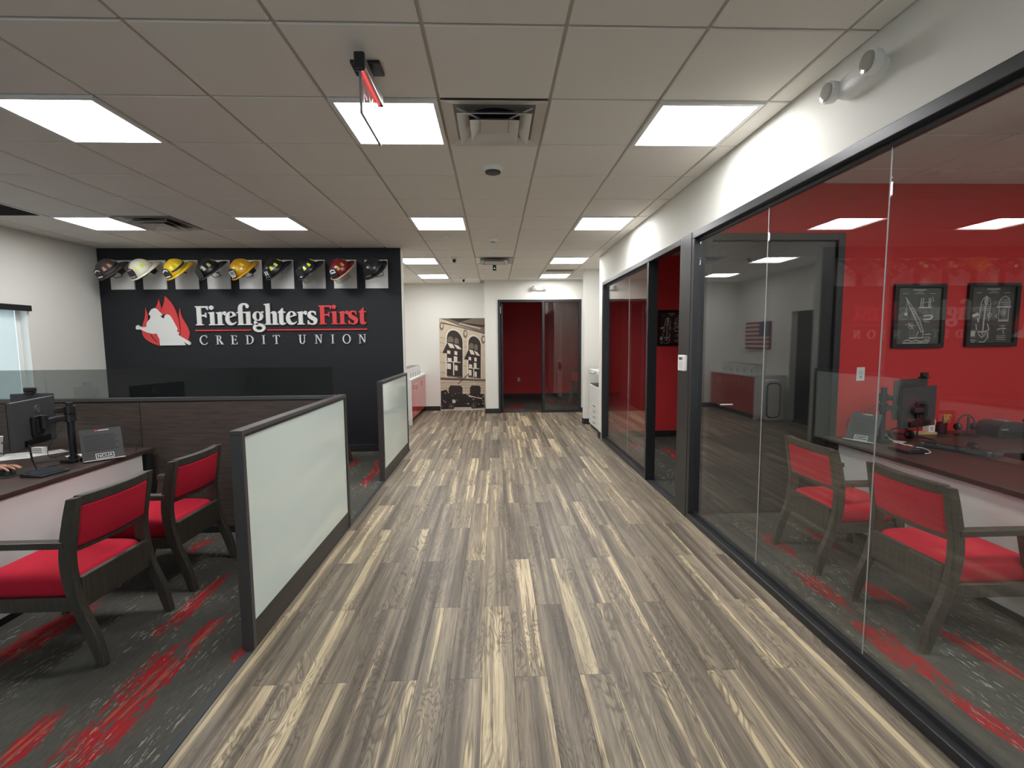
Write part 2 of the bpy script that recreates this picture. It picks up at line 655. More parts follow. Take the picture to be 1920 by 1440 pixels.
def ell(cx, cy, rx, ry, n=32, a0=0.0, a1=2 * PI):
    return [(cx + rx * math.cos(a0 + (a1 - a0) * i / n), cy + ry * math.sin(a0 + (a1 - a0) * i / n)) for i in range(n if abs(a1 - a0 - 2 * PI) < 1e-6 else n + 1)]


def rrect(x0, x1, y0, y1, r, n=5):
    out = []
    for cx, cy, a in ((x1 - r, y1 - r, 0), (x0 + r, y1 - r, PI / 2), (x0 + r, y0 + r, PI), (x1 - r, y0 + r, 1.5 * PI)):
        for i in range(n + 1):
            out.append((cx + r * math.cos(a + PI / 2 * i / n), cy + r * math.sin(a + PI / 2 * i / n)))
    return out

# ------------------------------------------------------------------ the setting: floor
XR = 1.685          # face of the glazed office front
XL = -5.43          # left wall
YB = 6.85           # black feature wall
floor = struct(MB().box(-6.2, 6.2, -3.4, 14.6, -0.12, -0.008).build('floor', mat('slab', (70, 66, 60), 0.9)), 'grey brown wood plank floor with cream streaks', 'floor')
PW, PLN, PX0 = 0.152, 1.209, 0.077
_plank_cache = {}


def plank_mesh(w, l):
    key = (round(w, 3), round(l, 3))
    if key not in _plank_cache:
        g = 0.0003
        b = 0.0008
        x, y = w / 2 - g, l / 2 - g
        mb = MB()
        vs = [(-x, -y, -0.008), (x, -y, -0.008), (x, y, -0.008), (-x, y, -0.008), (-x, -y, -b), (x, -y, -b), (x, y, -b), (-x, y, -b),
              (-x + b, -y + b, 0), (x - b, -y + b, 0), (x - b, y - b, 0), (-x + b, y - b, 0)]
        fs = [(8, 9, 10, 11), (4, 5, 9, 8), (5, 6, 10, 9), (6, 7, 11, 10), (7, 4, 8, 11), (0, 1, 5, 4), (1, 2, 6, 5), (2, 3, 7, 6), (3, 0, 4, 7)]
        mb.add(vs, fs)
        me = mb.mesh('plank')
        me.materials.append(PLANK)
        _plank_cache[key] = me
    return _plank_cache[key]


def planks(x0, x1, yfn):
    k0 = math.floor((x0 - PX0) / PW)
    k = k0
    while PX0 + k * PW < x1 - 1e-6:
        a, b = max(x0, PX0 + k * PW), min(x1, PX0 + (k + 1) * PW)
        if b - a > 0.004:
            ya, yb = yfn((a + b) / 2)
            s = 2.703 if k % 2 else 2.098
            n = math.floor((ya - s) / PLN)
            while s + n * PLN < yb - 1e-6:
                p, q = max(ya, s + n * PLN), min(yb, s + (n + 1) * PLN)
                if q - p > 0.01:
                    o = bpy.data.objects.new('plank', plank_mesh(b - a, q - p))
                    COL.objects.link(o)
                    o.parent = floor
                    o.location = ((a + b) / 2, (p + q) / 2, 0)
                n += 1
        k += 1


planks(-1.252, XR, lambda x: (1.2, 10.9 if x < -0.2 else 10.42))
planks(-2.2, -1.252, lambda x: (6.97, 10.9))
planks(XR, 2.6, lambda x: (7.62, 8.85))
planks(XR, 2.6, lambda x: (9.0, 10.42))
MB().box(-1.252, XR, -3.2, 1.2, -0.008, 0.0).build('plank_field', PLANK, floor)


def carpet(name, x0, x1, y0, y1, label, m=None):
    return struct(MB().box(x0, x1, y0, y1, -0.008, 0.003).build(name, m or CARPET), label, 'carpet')


carpet('floor_carpet', XL, -1.287, -3.2, YB, 'charcoal ribbed carpet with red streaks under the open desks', CARPET_DESKS)
carpet('floor_carpet', 1.785, 5.6, -1.6, 4.1, 'charcoal ribbed carpet with red streaks in the glazed office', CARPET_OFFICE)
carpet('floor_carpet', 1.785, 5.6, 4.2, 7.55, 'charcoal carpet in the unlit office behind the open doorway')
carpet('floor_carpet', -0.1, 3.5, 10.42, 13.35, 'charcoal carpet in the dark room at the end of the hall')
struct(MB().box(1.685, 1.785, 4.34, 5.18, -0.008, 0.002).build('trim_1', STRIP), 'dark threshold strip in the open office doorway', 'trim')
struct(MB().box(-1.287, -1.252, -3.2, YB, -0.008, 0.005).build('trim_2', STRIP, bevel=0.002), 'black rubber strip between carpet and planks', 'trim')

# ------------------------------------------------------------------ the setting: ceiling
ceiling = struct(MB().box(-6.2, 6.2, -3.4, 14.6, 2.899, 3.05).build('ceiling', GRID), 'white tiled suspended ceiling', 'ceiling')
LIGHTS = {(-8, 1), (-5, 1), (-2, 1), (1, 1), (-8, 5), (-5, 5), (-2, 5), (1, 5), (-3, 9), (1, 9), (-3, 12), (1, 12),
          (-8, -3), (-5, -3), (-2, -3), (1, -3), (-5, -7), (-2, -7), (1, -7)}
VENTS = {(-1, 1), (-7, 5), (-1, 9)}
GRILLES = {(-9, 4)}
_tile_cache = {}


def tile(x0, x1, y0, y1):
    w, l = x1 - x0 - 0.017, y1 - y0 - 0.017
    if w < 0.02 or l < 0.02:
        return
    key = (round(w, 3), round(l, 3))
    if key not in _tile_cache:
        b = 0.004
        x, y = w / 2, l / 2
        mb = MB()
        mb.add([(-x, -y, 0.01), (x, -y, 0.01), (x, y, 0.01), (-x, y, 0.01), (-x, -y, b), (x, -y, b), (x, y, b), (-x, y, b),
                (-x + b, -y + b, 0), (x - b, -y + b, 0), (x - b, y - b, 0), (-x + b, y - b, 0)],
               [(11, 10, 9, 8), (8, 9, 5, 4), (9, 10, 6, 5), (10, 11, 7, 6), (11, 8, 4, 7), (4, 5, 1, 0), (5, 6, 2, 1), (6, 7, 3, 2), (7, 4, 0, 3)])
        me = mb.mesh('ceiling_tile')
        me.materials.append(TILE)
        _tile_cache[key] = me
    o = bpy.data.objects.new('ceiling_tile', _tile_cache[key])
    COL.objects.link(o)
    o.parent = ceiling
    o.location = ((x0 + x1) / 2, (y0 + y1) / 2, 2.889)


def cell(c, r):
    return GX + c * T, GX + (c + 1) * T, GY + r * T, GY + (r + 1) * T


for r in range(-1, 15):
    for c in range(-10, 4):
        if (c, r) in LIGHTS or (c, r) in VENTS or (c, r) in GRILLES:
            continue
        x0, x1, y0, y1 = cell(c, r)
        ym = (y0 + y1) / 2
        lo, hi = XL, XR
        if y0 > 6.9:
            lo = -2.2
        if y0 > 7.5:
            hi = 2.6
        ymax = 10.9 if x1 < -0.1 else 10.366
        if ym < YB and y1 > YB and x1 < -1.2:
            y1 = YB
        if y0 < YB < y1 and x1 < -1.2 and ym >= YB:
            y1 = YB
        x0, x1, y1 = max(lo, x0), min(hi, x1), min(y1, ymax)
        if x1 - x0 > 0.03 and y1 - y0 > 0.03:
            tile(x0, x1, y0, y1)
MB().box(XL, XR, -3.2, GY - T, 2.889, 2.9).build('ceiling_field', TILE, ceiling)
for r in range(-2, 4):
    for c in range(0, 7):
        x0, y1 = 1.785 + c * T - 0.18, 4.1 - r * T + 0.25
        a, b = max(x0, 1.785), min(x0 + T, 5.6)
        p, q = max(y1 - T, -1.6), min(y1, 4.1)
        if b - a > 0.03 and q - p > 0.03 and (c, r) not in ((2, 3),):
            tile(a, b, p, q)

# ------------------------------------------------------------------ the setting: walls
Z1 = 2.9
struct(MB().box(XR, 1.785, -3.2, 7.62, 2.47, Z1).box(XR, 1.785, 7.42, 7.62, 0, 2.47).box(XR, 1.785, -3.2, -1.6, 0, 2.47)
       .build('wall_right', WHITE), 'white wall band above the black framed office glazing', 'wall')
struct(MB().box(1.785, 1.86, 4.1, 4.2, 0, Z1).box(3.035, 5.6, 4.1, 4.2, 0, Z1).box(1.86, 3.035, 4.1, 4.2, 2.47, Z1)
       .build('wall_office_far', RED), 'red end wall of the glazed office', 'wall')
struct(MB().box(5.6, 5.7, -1.6, 7.62, 0, Z1).build('wall_office_right', WHITE), 'white side wall of the offices', 'wall')
struct(MB().box(1.785, 5.7, -1.7, -1.6, 0, Z1).build('wall_office_near', WHITE), 'white wall closing the glazed office', 'wall')
struct(MB().box(1.785, 5.6, 7.55, 7.58, 0, Z1).build('wall_office_back', RED), 'red wall inside the unlit office', 'wall')
struct(MB().box(1.785, 5.7, 7.58, 7.62, 0, Z1).build('wall_alcove_near', WHITE), 'white near wall of the printer alcove', 'wall')
struct(MB().box(XL, -1.3, YB, 6.97, 0, Z1).build('wall_black', BLACKWALL), 'black feature wall carrying the sign and helmets', 'wall')
struct(MB().box(-1.3, -1.287, 6.851, 6.97, 0, Z1).build('wall_black_end', WHITE), 'white narrow end face of the black feature wall', 'wall')
# left wall with a window opening
WY0, WY1, WZ0, WZ1 = 3.9, 5.79, 0.75, 2.03
struct(MB().box(XL - 0.16, XL, -3.2, WY0, 0, Z1).box(XL - 0.16, XL, WY1, 6.97, 0, Z1).box(XL - 0.16, XL, WY0, WY1, 0, WZ0).box(XL - 0.16, XL, WY0, WY1, WZ1, Z1)
       .build('wall_left', WHITE), 'white side wall with a shaded window', 'wall')
struct(MB().box(XL, -3.5, -3.3, -3.2, 0, Z1).box(-0.3, 1.785, -3.3, -3.2, 0, Z1).box(-3.5, -0.3, -3.3, -3.2, 2.5, Z1).box(-3.5, -0.3, -3.3, -3.2, 0, 0.1).build('wall_behind', WHITE), 'white wall around the added daylight window behind the camera', 'wall')
DY0, DY1 = 8.15, 8.95
struct(MB().box(-2.3, -2.2, 6.97, DY0, 0, Z1).box(-2.3, -2.2, DY1, 10.9, 0, Z1).box(-2.3, -2.2, DY0, DY1, 2.13, Z1)
       .build('wall_alcove_left', WHITE), 'white wall behind the red fronted counter', 'wall')
struct(MB().box(-2.3, -0.2, 10.9, 11.0, 0, Z1).build('wall_far_left', WHITE), 'white end wall carrying the old photograph mural', 'wall')
struct(MB().box(-0.2, 0.083, 10.366, 10.466, 0, Z1).box(1.899, 2.7, 10.366, 10.466, 0, Z1).box(0.083, 1.899, 10.366, 10.466, 2.47, Z1).box(-0.2, -0.1, 10.466, 11.0, 0, Z1)
       .build('wall_far_right', WHITE), 'white end wall around the black framed doorway', 'wall')
struct(MB().box(1.68, 2.6, 8.85, 9.0, 0, Z1).build('wall_pier', WHITE, bevel=0.008), 'white pier beside the printer alcove', 'wall')
struct(MB().box(2.6, 2.7, 7.62, 10.37, 0, Z1).build('wall_alcove_right', WHITE), 'white end wall of the printer alcove', 'wall')
struct(MB().box(-0.2, 3.5, 13.35, 13.45, 0, Z1).build('wall_room_far', RED), 'red wall of the dark room past the far doorway', 'wall')
struct(MB().box(-0.2, -0.1, 11.0, 13.45, 0, Z1).box(3.5, 3.6, 10.466, 13.45, 0, Z1).box(2.7, 3.6, 10.4, 10.466, 0, Z1)
       .build('wall_room_side', mat('room_side', (150, 146, 140), 0.8)), 'grey side walls of the dark room', 'wall')
# outer box for the door behind the counter
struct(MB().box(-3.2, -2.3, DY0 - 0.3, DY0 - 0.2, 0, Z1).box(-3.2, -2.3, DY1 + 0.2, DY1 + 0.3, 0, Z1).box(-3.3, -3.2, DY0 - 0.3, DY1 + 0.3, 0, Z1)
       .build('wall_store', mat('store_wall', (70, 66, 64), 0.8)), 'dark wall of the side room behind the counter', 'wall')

# baseboards
BB = 0.106


def baseboard(name, x0, x1, y0, y1, label):
    struct(MB().box(x0, x1, y0, y1, 0, BB).build(name, BASEB, bevel=0.003), label, 'baseboard')


baseboard('baseboard_black', XL, -1.36, YB - 0.012, YB, 'black baseboard under the feature wall')
baseboard('baseboard_far_left', -2.2, -1.25, 10.888, 10.9, 'black baseboard beside the mural')
baseboard('baseboard_jog', -0.212, -0.2, 10.366, 10.9, 'black baseboard on the jog beside the mural')
baseboard('baseboard_far_right', -0.212, 0.083, 10.354, 10.366, 'black baseboard between mural and doorway')
baseboard('baseboard_far_end', 1.899, 2.6, 10.354, 10.366, 'black baseboard behind the white pier')
baseboard('baseboard_pier', 1.668, 2.6, 8.838, 8.85, 'black baseboard on the white pier front')
baseboard('baseboard_pier_side', 1.668, 1.68, 8.85, 9.0, 'black baseboard on the white pier side')
baseboard('baseboard_right', 1.673, 1.685, 7.45, 7.632, 'black baseboard at the corner past the glazing')
baseboard('baseboard_corner', 1.673, 2.6, 7.62, 7.632, 'black baseboard inside the printer alcove')
baseboard('baseboard_office_far', 3.09, 5.6, 4.088, 4.1, 'black baseboard under the red office wall')
baseboard('baseboard_office_back', 1.785, 5.6, 7.538, 7.55, 'black baseboard in the unlit office')
baseboard('baseboard_room', -0.1, 3.5, 13.338, 13.35, 'black baseboard in the dark far room')
baseboard('baseboard_counter', -2.2, -2.188, 6.97, DY0 - 0.06, 'black baseboard in the passage behind the feature wall')
baseboard('baseboard_left', XL, XL + 0.012, -3.2, YB - 0.012, 'black baseboard on the side wall')

# ------------------------------------------------------------------ glazing
XG = 1.735
FD0, FD1 = XR - 0.004, 1.787


def window(name, y0, y1, seams, label):
    w = thing(name, label, 'window')
    struct(w)
    MB().box(FD0, FD1, y0 - 0.05, y1 + 0.05, 2.415, 2.47).build('header', FRAME, w, bevel=0.004)
    MB().box(FD0, FD1, y0 - 0.05, y1 + 0.05, 0.0, 0.048).build('sill', FRAME, w, bevel=0.004)
    MB().box(XG - 0.012, XG + 0.012, y0, y1, 0.048, 0.075).build('glazing_channel', FRAME, w)
    MB().box(XG - 0.012, XG + 0.012, y0, y1, 2.39, 2.415).build('glazing_channel', FRAME, w)
    MB().box(FD0, FD1, y0 - 0.05, y0, 0.048, 2.415).build('jamb', FRAME, w, bevel=0.004)
    MB().box(FD0, FD1, y1, y1 + 0.05, 0.048, 2.415).build('jamb', FRAME, w, bevel=0.004)
    ys = [y0] + seams + [y1]
    for a, b in zip(ys, ys[1:]):
        MB().box(XG - 0.005, XG + 0.005, a + 0.003, b - 0.003, 0.06, 2.40).build('pane', GLASS, w)
    for s in seams:
        MB().box(XG - 0.006, XG - 0.003, s - 0.0022, s + 0.0022, 0.075, 2.39).build('glass_joint', mat('silicone', (168, 168, 164), 0.3), w)
    return w


window('window_1', -1.5, 4.0, [-0.6, 0.25, 1.15, 2.073, 2.998], 'long black framed glass front of the lit office')
window('window_2', 5.23, 7.34, [6.078], 'black framed glass front of the unlit office past its doorway')
post = struct(MB().box(FD0 - 0.004, 1.80, 4.05, 4.25, 0, 2.472).build('trim_3', mat('dark_bronze', (49, 47, 46), 0.4, metal=0.2), bevel=0.004), 'wide dark metal post between the two office fronts', 'trim')
# door 1: open leaf of the unlit office
d = thing('door_1', 'black framed office door standing open inwards beside the keypad', 'door')
struct(d)
MB().box(FD0, FD1, 4.255, 4.30, 0, 2.47).build('jamb', FRAME, d, bevel=0.003)
MB().box(FD0, FD1, 4.30, 5.18, 2.415, 2.47).build('header', FRAME, d, bevel=0.003)
leaf = MB().box(1.80, 2.62, 4.305, 4.345, 0.01, 2.40).build('leaf', FRAME, d, bevel=0.003)
MB().box(1.699, 1.714, 4.302, 4.338, 0.01, 2.40).build('leaf_edge', SILVER, d)
MB().tube([(2.52, 4.41, 0.9), (2.52, 4.41, 1.3)], 0.012, 10).build('handle', SILVER, d)
# door 2: dark door in the red office wall
d = thing('door_2', 'dark door in a black frame in the red office wall', 'door')
struct(d)
MB().box(1.82, 1.88, 4.085, 4.15, 0, 2.475).box(2.985, 3.045, 4.085, 4.15, 0, 2.475).box(1.88, 2.985, 4.085, 4.15, 2.415, 2.475).build('frame', FRAME, d, bevel=0.003)
MB().box(1.885, 2.98, 4.11, 4.15, 0.01, 2.41).build('leaf', mat('charcoal_leaf', (27, 28, 29), 0.35), d, bevel=0.003)
MB().tube([(1.97, 4.105, 1.0), (1.97, 4.06, 1.0), (2.08, 4.06, 1.0)], 0.01, 8).build('handle', SILVER, d)
# door 3: far doorway with fixed pane
d = thing('door_3', 'black framed doorway with a glass side pane at the end of the hall', 'door')
struct(d)
MB().box(0.083, 0.135, 10.35, 10.47, 0, 2.47).build('jamb', FRAME, d, bevel=0.003)
MB().box(1.847, 1.899, 10.35, 10.47, 0, 2.47).build('jamb', FRAME, d, bevel=0.003)
MB().box(0.135, 1.847, 10.35, 10.47, 2.415, 2.47).build('header', FRAME, d, bevel=0.003)
MB().box(1.045, 1.097, 10.35, 10.47, 0, 2.415).build('mullion', FRAME, d, bevel=0.003)
MB().box(1.097, 1.847, 10.37, 10.45, 0, 0.06).build('sill', FRAME, d, bevel=0.003)
MB().box(1.097, 1.847, 10.405, 10.415, 0.06, 2.415).build('pane', GLASS, d)
MB().box(0.15, 0.195, 10.475, 11.33, 0.01, 2.40).build('leaf', FRAME, d, bevel=0.003)
MB().box(0.135, 0.149, 10.36, 10.40, 2.18, 2.32).build('hinge', SILVER, d)
# door 4: opening behind the counter
d = thing('door_4', 'dark doorway beside the counter', 'door')
struct(d)
MB().box(-2.31, -2.19, DY0, DY0 + 0.04, 0, 2.13).box(-2.31, -2.19, DY1 - 0.04, DY1, 0, 2.13).box(-2.31, -2.19, DY0, DY1, 2.09, 2.13).build('frame', WHITE, d)
# window 4: unseen, added behind the camera so sky light lifts walls and ceiling
w = thing('added_window', 'black framed storefront window added behind the camera for daylight', 'window')
struct(w)
for k in range(4):
    xx = -3.5 + k * 1.05
    MB().box(xx, xx + 0.05, -3.29, -3.21, 0.1, 2.5).build('mullion', FRAME, w)
for zz in (0.1, 2.45):
    MB().box(-3.45, -0.35, -3.288, -3.212, zz, zz + 0.05).build('rail', FRAME, w)
for k in range(3):
    xx = -3.5 + k * 1.05
    MB().box(xx + 0.05, xx + 1.05, -3.254, -3.246, 0.15, 2.45).build('pane', GLASS, w)
# window 3 in the side wall
w = thing('window_3', 'side window behind a pale roller shade', 'window')
struct(w)
MB().box(XL - 0.13, XL - 0.09, WY0, WY0 + 0.05, WZ0, WZ1).box(XL - 0.13, XL - 0.09, WY1 - 0.05, WY1, WZ0, WZ1).box(XL - 0.13, XL - 0.09, WY0, WY1, WZ0, WZ0 + 0.05).box(XL - 0.13, XL - 0.09, WY0, WY1, WZ1 - 0.05, WZ1).build('frame', WHITEP, w)
MB().box(XL - 0.112, XL - 0.106, WY0 + 0.05, WY1 - 0.05, WZ0 + 0.05, WZ1 - 0.05).build('pane', GLASS, w)
MB().box(XL - 0.16, XL + 0.03, WY0 - 0.02, WY1 + 0.02, WZ0 - 0.03, WZ0).build('sill', WHITEP, w)
sh = thing('roller_shade', 'pale roller shade with a black headrail on the side window', 'roller shade', (XL, 4.8, WZ1))
MB().box(XL - 0.055, XL - 0.053, WY0 + 0.02, WY1 - 0.10, WZ0 + 0.05, WZ1 - 0.04).build('fabric', SHADE, sh)
MB().box(XL - 0.02, XL + 0.05, WY0 - 0.03, WY1 + 0.01, WZ1 - 0.06, WZ1 + 0.005).build('headrail', BLACKP, sh, bevel=0.003)
MB().box(XL - 0.06, XL - 0.045, WY0 + 0.02, WY1 - 0.10, WZ0 + 0.03, WZ0 + 0.055).build('hem_bar', GREYP, sh)

# ------------------------------------------------------------------ ceiling fixtures
LIGHT_LABELS = {
    (-8, 1): 'ceiling light panel over the open desks, nearest the side wall',
    (-5, 1): 'large ceiling light panel above the open desk, leftmost in the photo',
    (-2, 1): 'ceiling light panel directly behind the hanging exit sign',
    (1, 1): 'ceiling light panel beside the emergency light over the office glazing',
    (-8, 5): 'ceiling light panel in the corner above the leftmost helmets',
    (-5, 5): 'ceiling light panel in front of the middle of the black feature wall',
    (-2, 5): 'ceiling light panel over the hall just before the black wall ends',
    (1, 5): 'ceiling light panel over the hall beside the unlit office doorway',
    (-3, 9): 'ceiling light panel half hidden by the end of the black wall',
    (1, 9): 'ceiling light panel before the small linear vent',
    (-3, 12): 'ceiling light panel in front of the mural wall',
    (1, 12): 'ceiling light panel in front of the far doorway',
    (-8, -3): 'ceiling light panel behind the camera by the side wall',
    (-5, -3): 'ceiling light panel behind the camera over the desks',
    (-2, -3): 'ceiling light panel behind the camera over the walkway edge',
    (1, -3): 'ceiling light panel behind the camera beside the glazing',
    (-5, -7): 'rearmost ceiling light panel over the carpet',
    (-2, -7): 'rearmost ceiling light panel over the walkway',
    (1, -7): 'rearmost ceiling light panel beside the glazing'}


def light_proto():
    t = thing('ceiling_light', 'x', 'ceiling light', group='square ceiling light panels')
    h, k = T / 2 - 0.008, T / 2 - 0.034
    MB().ring([(-h, -h), (h, -h), (h, h), (-h, h)], [(-k, -k), (k, -k), (k, k), (-k, k)], (0, 0, -0.004), (1, 0, 0), (0, 1, 0), 0.020).build('frame', WHITEP, t, world=False)
    MB().box(-k, k, -k, k, 0.010, 0.014).build('diffuser', LIGHT, t, world=False)
    return t


lp = None
for (c, r), lab in LIGHT_LABELS.items():
    x0, x1, y0, y1 = cell(c, r)
    loc = ((x0 + x1) / 2, (y0 + y1) / 2, 2.883)
    if lp is None:
        lp = light_proto()
        lp.location = loc
        lp['label'] = lab
    else:
        dup(lp, loc, 0, lab)
for i, (x, y) in enumerate(((2.65, 1.70), (4.3, 1.70), (3.4, -0.1))):
    dup(lp, (x, y, 2.87), 0, ['ceiling light panel inside the glazed office, nearer its glass', 'ceiling light panel inside the glazed office, nearer its side wall', 'rear ceiling light panel inside the glazed office'][i])


def frustum(mb, h0, z0, h1, z1):
    a = [(-h0, -h0, z0), (h0, -h0, z0), (h0, h0, z0), (-h0, h0, z0)]
    b = [(-h1, -h1, z1), (h1, -h1, z1), (h1, h1, z1), (-h1, h1, z1)]
    mb.add(a + b, [(0, 1, 5, 4), (1, 2, 6, 5), (2, 3, 7, 6), (3, 0, 4, 7)])


def vent_proto(label):
    t = thing('air_diffuser', label, 'air vent', group='square four-way ceiling air diffusers')
    VM = mat('vent_white', (206, 201, 194), 0.22, spec=0.6)
    MB().lathe([(0.19, 0.0125), (0.19, 0.0155)], seg=32).build('duct_shade_disc', DARK, t, world=False)  # solid black disc stands in for duct darkness; no hole is cut
    MB().box(-0.297, 0.297, -0.297, 0.297, 0.0145, 0.0155).build('back_plate', mat('vent_grey', (120, 118, 114), 0.5), t, world=False)
    for h0, z0, h1, z1 in ((0.297, 0.002, 0.235, 0.014), (0.215, -0.028, 0.150, 0.010), (0.145, -0.034, 0.085, 0.004)):
        mb = MB()
        frustum(mb, h0, z0, h1, z1)
        mb.build('louver', VM, t, solid=0.003, world=False)
    MB().box(-0.085, 0.085, -0.085, 0.085, -0.006, 0.003).build('center_plate', VM, t, world=False, bevel=0.002)
    for a in range(4):
        p = Vector((math.cos(PI / 4 + a * PI / 2), math.sin(PI / 4 + a * PI / 2), 0))
        MB().tube([p * 0.10, p * 0.30], 0.006, 6).build('strut', VM, t, world=False)
    return t


vp = None
for (c, r), lab in {(-1, 1): 'large square air diffuser next to the light behind the exit sign', (-7, 5): 'square air diffuser beside the light panel above the leftmost helmets',
                    (-1, 9): 'small far square air diffuser above the hanging black camera'}.items():
    x0, x1, y0, y1 = cell(c, r)
    loc = ((x0 + x1) / 2, (y0 + y1) / 2, 2.883)
    if vp is None:
        vp = vent_proto(lab)
        vp.location = loc
    else:
        dup(vp, loc, 0, lab)
x0, x1, y0, y1 = cell(-9, 4)
g = thing('return_grille', 'dark return air grille in the ceiling near the side wall', 'air vent', ((x0 + x1) / 2, (y0 + y1) / 2, 2.883))
MB().box(-0.3, 0.3, -0.3, 0.3, 0.012, 0.0155).build('back_plate', DARK, g, world=False)
MB().ring([(-0.3, -0.3), (0.3, -0.3), (0.3, 0.3), (-0.3, 0.3)], [(-0.275, -0.275), (0.275, -0.275), (0.275, 0.275), (-0.275, 0.275)], (0, 0, 0.002), (1, 0, 0), (0, 1, 0), 0.01).build('frame', WHITEP, g, world=False)
for k in range(14):
    MB().obox((0, -0.26 + k * 0.04, 0.005), (0.55, 0.02, 0.002), (0.6, 0, 0)).build('slat', mat('grille_grey', (110, 106, 104), 0.5), g, world=False)
# small linear vent beyond the third light on the right
g = thing('linear_vent', 'small slotted vent between the two far ceiling lights by the doorway', 'air vent', (1.24, 8.98, 2.878))
MB().box(-0.27, 0.27, -0.12, 0.12, 0.004, 0.011).build('frame', mat('vent_cream', (205, 196, 176), 0.5), g, world=False, bevel=0.002)
for k in range(3):
    MB().box(-0.25, 0.25, -0.09 + k * 0.075, -0.055 + k * 0.075, -0.001, 0.005).build('slot', mat('slot_brown', (120, 108, 90), 0.6), g, world=False)


def disc_thing(name, label, cat, x, y, prof, m, z=2.889, extra=None):
    t = thing(name, label, cat, (x, y, z))
    MB().lathe([(r, -h) for r, h in prof], seg=32).build('body', m, t, world=False, smooth=False)
    if extra:
        pr, mm = extra
        MB().lathe([(r, -h) for r, h in pr], seg=32).build('grille', mm, t, world=False)
    return t


disc_thing('ceiling_speaker', 'round white ceiling device with a dark underside past the large diffuser', 'detector', 0.005, 3.755,
           [(0.075, 0.0), (0.075, 0.012), (0.068, 0.03), (0.055, 0.032)], WHITEP, extra=([(0.062, 0.026), (0.058, 0.040), (0.045, 0.043)], BLACKP))
disc_thing('smoke_detector', 'plain white round detector just past the second hall light', 'detector', -0.587, 6.10, [(0.055, 0), (0.055, 0.012), (0.045, 0.022), (0.02, 0.024)], WHITEP)
disc_thing('smoke_detector', 'white round detector in the middle of the hall before the far diffuser', 'detector', -0.002, 6.26, [(0.06, 0), (0.06, 0.01), (0.045, 0.03), (0.03, 0.04)], WHITEP, extra=([(0.035, 0.03), (0.03, 0.046), (0.02, 0.048)], GREYP))
disc_thing('smoke_detector', 'small white detector right in front of the far diffuser', 'detector', 0.002, 7.25, [(0.06, 0), (0.06, 0.01), (0.045, 0.03), (0.03, 0.035)], WHITEP)
disc_thing('recessed_sensor', 'faint round sensor in the ceiling before the middle wall light', 'detector', -2.43, 4.92, [(0.075, 0), (0.075, 0.006), (0.06, 0.009), (0.03, 0.009)], WHITEP)
disc_thing('office_sprinkler', 'round cap in the ceiling of the glazed office', 'detector', 3.644, 3.816, [(0.05, 0), (0.05, 0.008), (0.03, 0.012), (0.01, 0.012)], WHITEP)
for i, (x, y, lab) in enumerate(((-0.62, 7.6, 'white dome camera with a dark eye nearer the far diffuser'), (-0.63, 10.0, 'white dome camera with a dark eye close to the mural wall'))):
    t = thing('dome_camera', lab, 'camera', (x, y, 2.889), group='small ceiling cameras')
    MB().lathe([(0.05, 0), (0.05, -0.02), (0.042, -0.05), (0.03, -0.07), (0.01, -0.08)], seg=20).build('housing', WHITEP, t, world=False, smooth=True)
    MB().lathe([(0.03, -0.045), (0.028, -0.07), (0.018, -0.088), (0.004, -0.094)], c=(0.012, -0.022, 0.008), seg=16).build('lens', BLACKG, t, world=False, smooth=True)
t = thing('hanging_sensor', 'small black sensor with a green lamp hanging below the far diffuser', 'sensor', (0.02, 8.33, 2.889))
MB().lathe([(0.035, 0), (0.035, -0.015), (0.02, -0.02), (0.02, -0.03)], seg=16).build('base', BLACKP, t, world=False)
MB().box(-0.028, 0.028, -0.028, 0.028, -0.10, -0.028).build('body', BLACKP, t, world=False, bevel=0.006)
MB().lathe([(0.008, -0.002), (0.008, 0.002)], c=(0.0, -0.029, -0.065), seg=12, axis='y').build('lamp', emit_material('green_lamp', (0.3, 1.0, 0.7), 2.0), t, world=False)
MB().tube([(0, 0, -0.10), (0, 0, -0.26)], 0.0025, 6).build('cord', WHITEP, t, world=False)

# exit sign, hung edge-on
t = thing('exit_sign', 'edge-lit red EXIT sign on clear acrylic hanging from the ceiling', 'exit sign', (-0.59, 2.43, 2.889))
MB().box(-0.66, -0.523, 2.375, 2.488, 2.872, 2.889).build('canopy', BLACKP, t, bevel=0.003)
MB().box(-0.605, -0.575, 2.38, 2.47, 2.83, 2.875).build('stem', BLACKP, t)
MB().box(-0.608, -0.560, 2.245, 2.262, 2.775, 2.855).build('end_cap', BLACKP, t, bevel=0.008, seg=3)
MB().box(-0.604, -0.564, 2.262, 2.625, 2.80, 2.85).build('bar', SILVER, t, bevel=0.004)
MB().box(-0.604, -0.564, 2.625, 2.632, 2.795, 2.853).build('end_cap', BLACKP, t, bevel=0.003)
MB().box(-0.587, -0.581, 2.27, 2.62, 2.793, 2.80).build('lamp_strip', emit_material('exit_red', (1.0, 0.06, 0.07), 2.0), t)
MB().box(-0.589, -0.579, 2.262, 2.622, 2.60, 2.795).build('acrylic', ACRYL, t)
EDG = mat('acrylic_edge', (150, 146, 150), 0.3)
MB().box(-0.590, -0.578, 2.262, 2.622, 2.597, 2.6005).build('acrylic_edge', EDG, t)
MB().box(-0.590, -0.578, 2.259, 2.2625, 2.597, 2.79).build('acrylic_edge', EDG, t)
text('EXIT', 0.17, 'lettering', mat('exit_text', (214, 60, 66), 0.4), t, frame_mat((0.0125, 0.012, -0.20), (0, 1, 0), (0, 0, 1)), 0.0003)


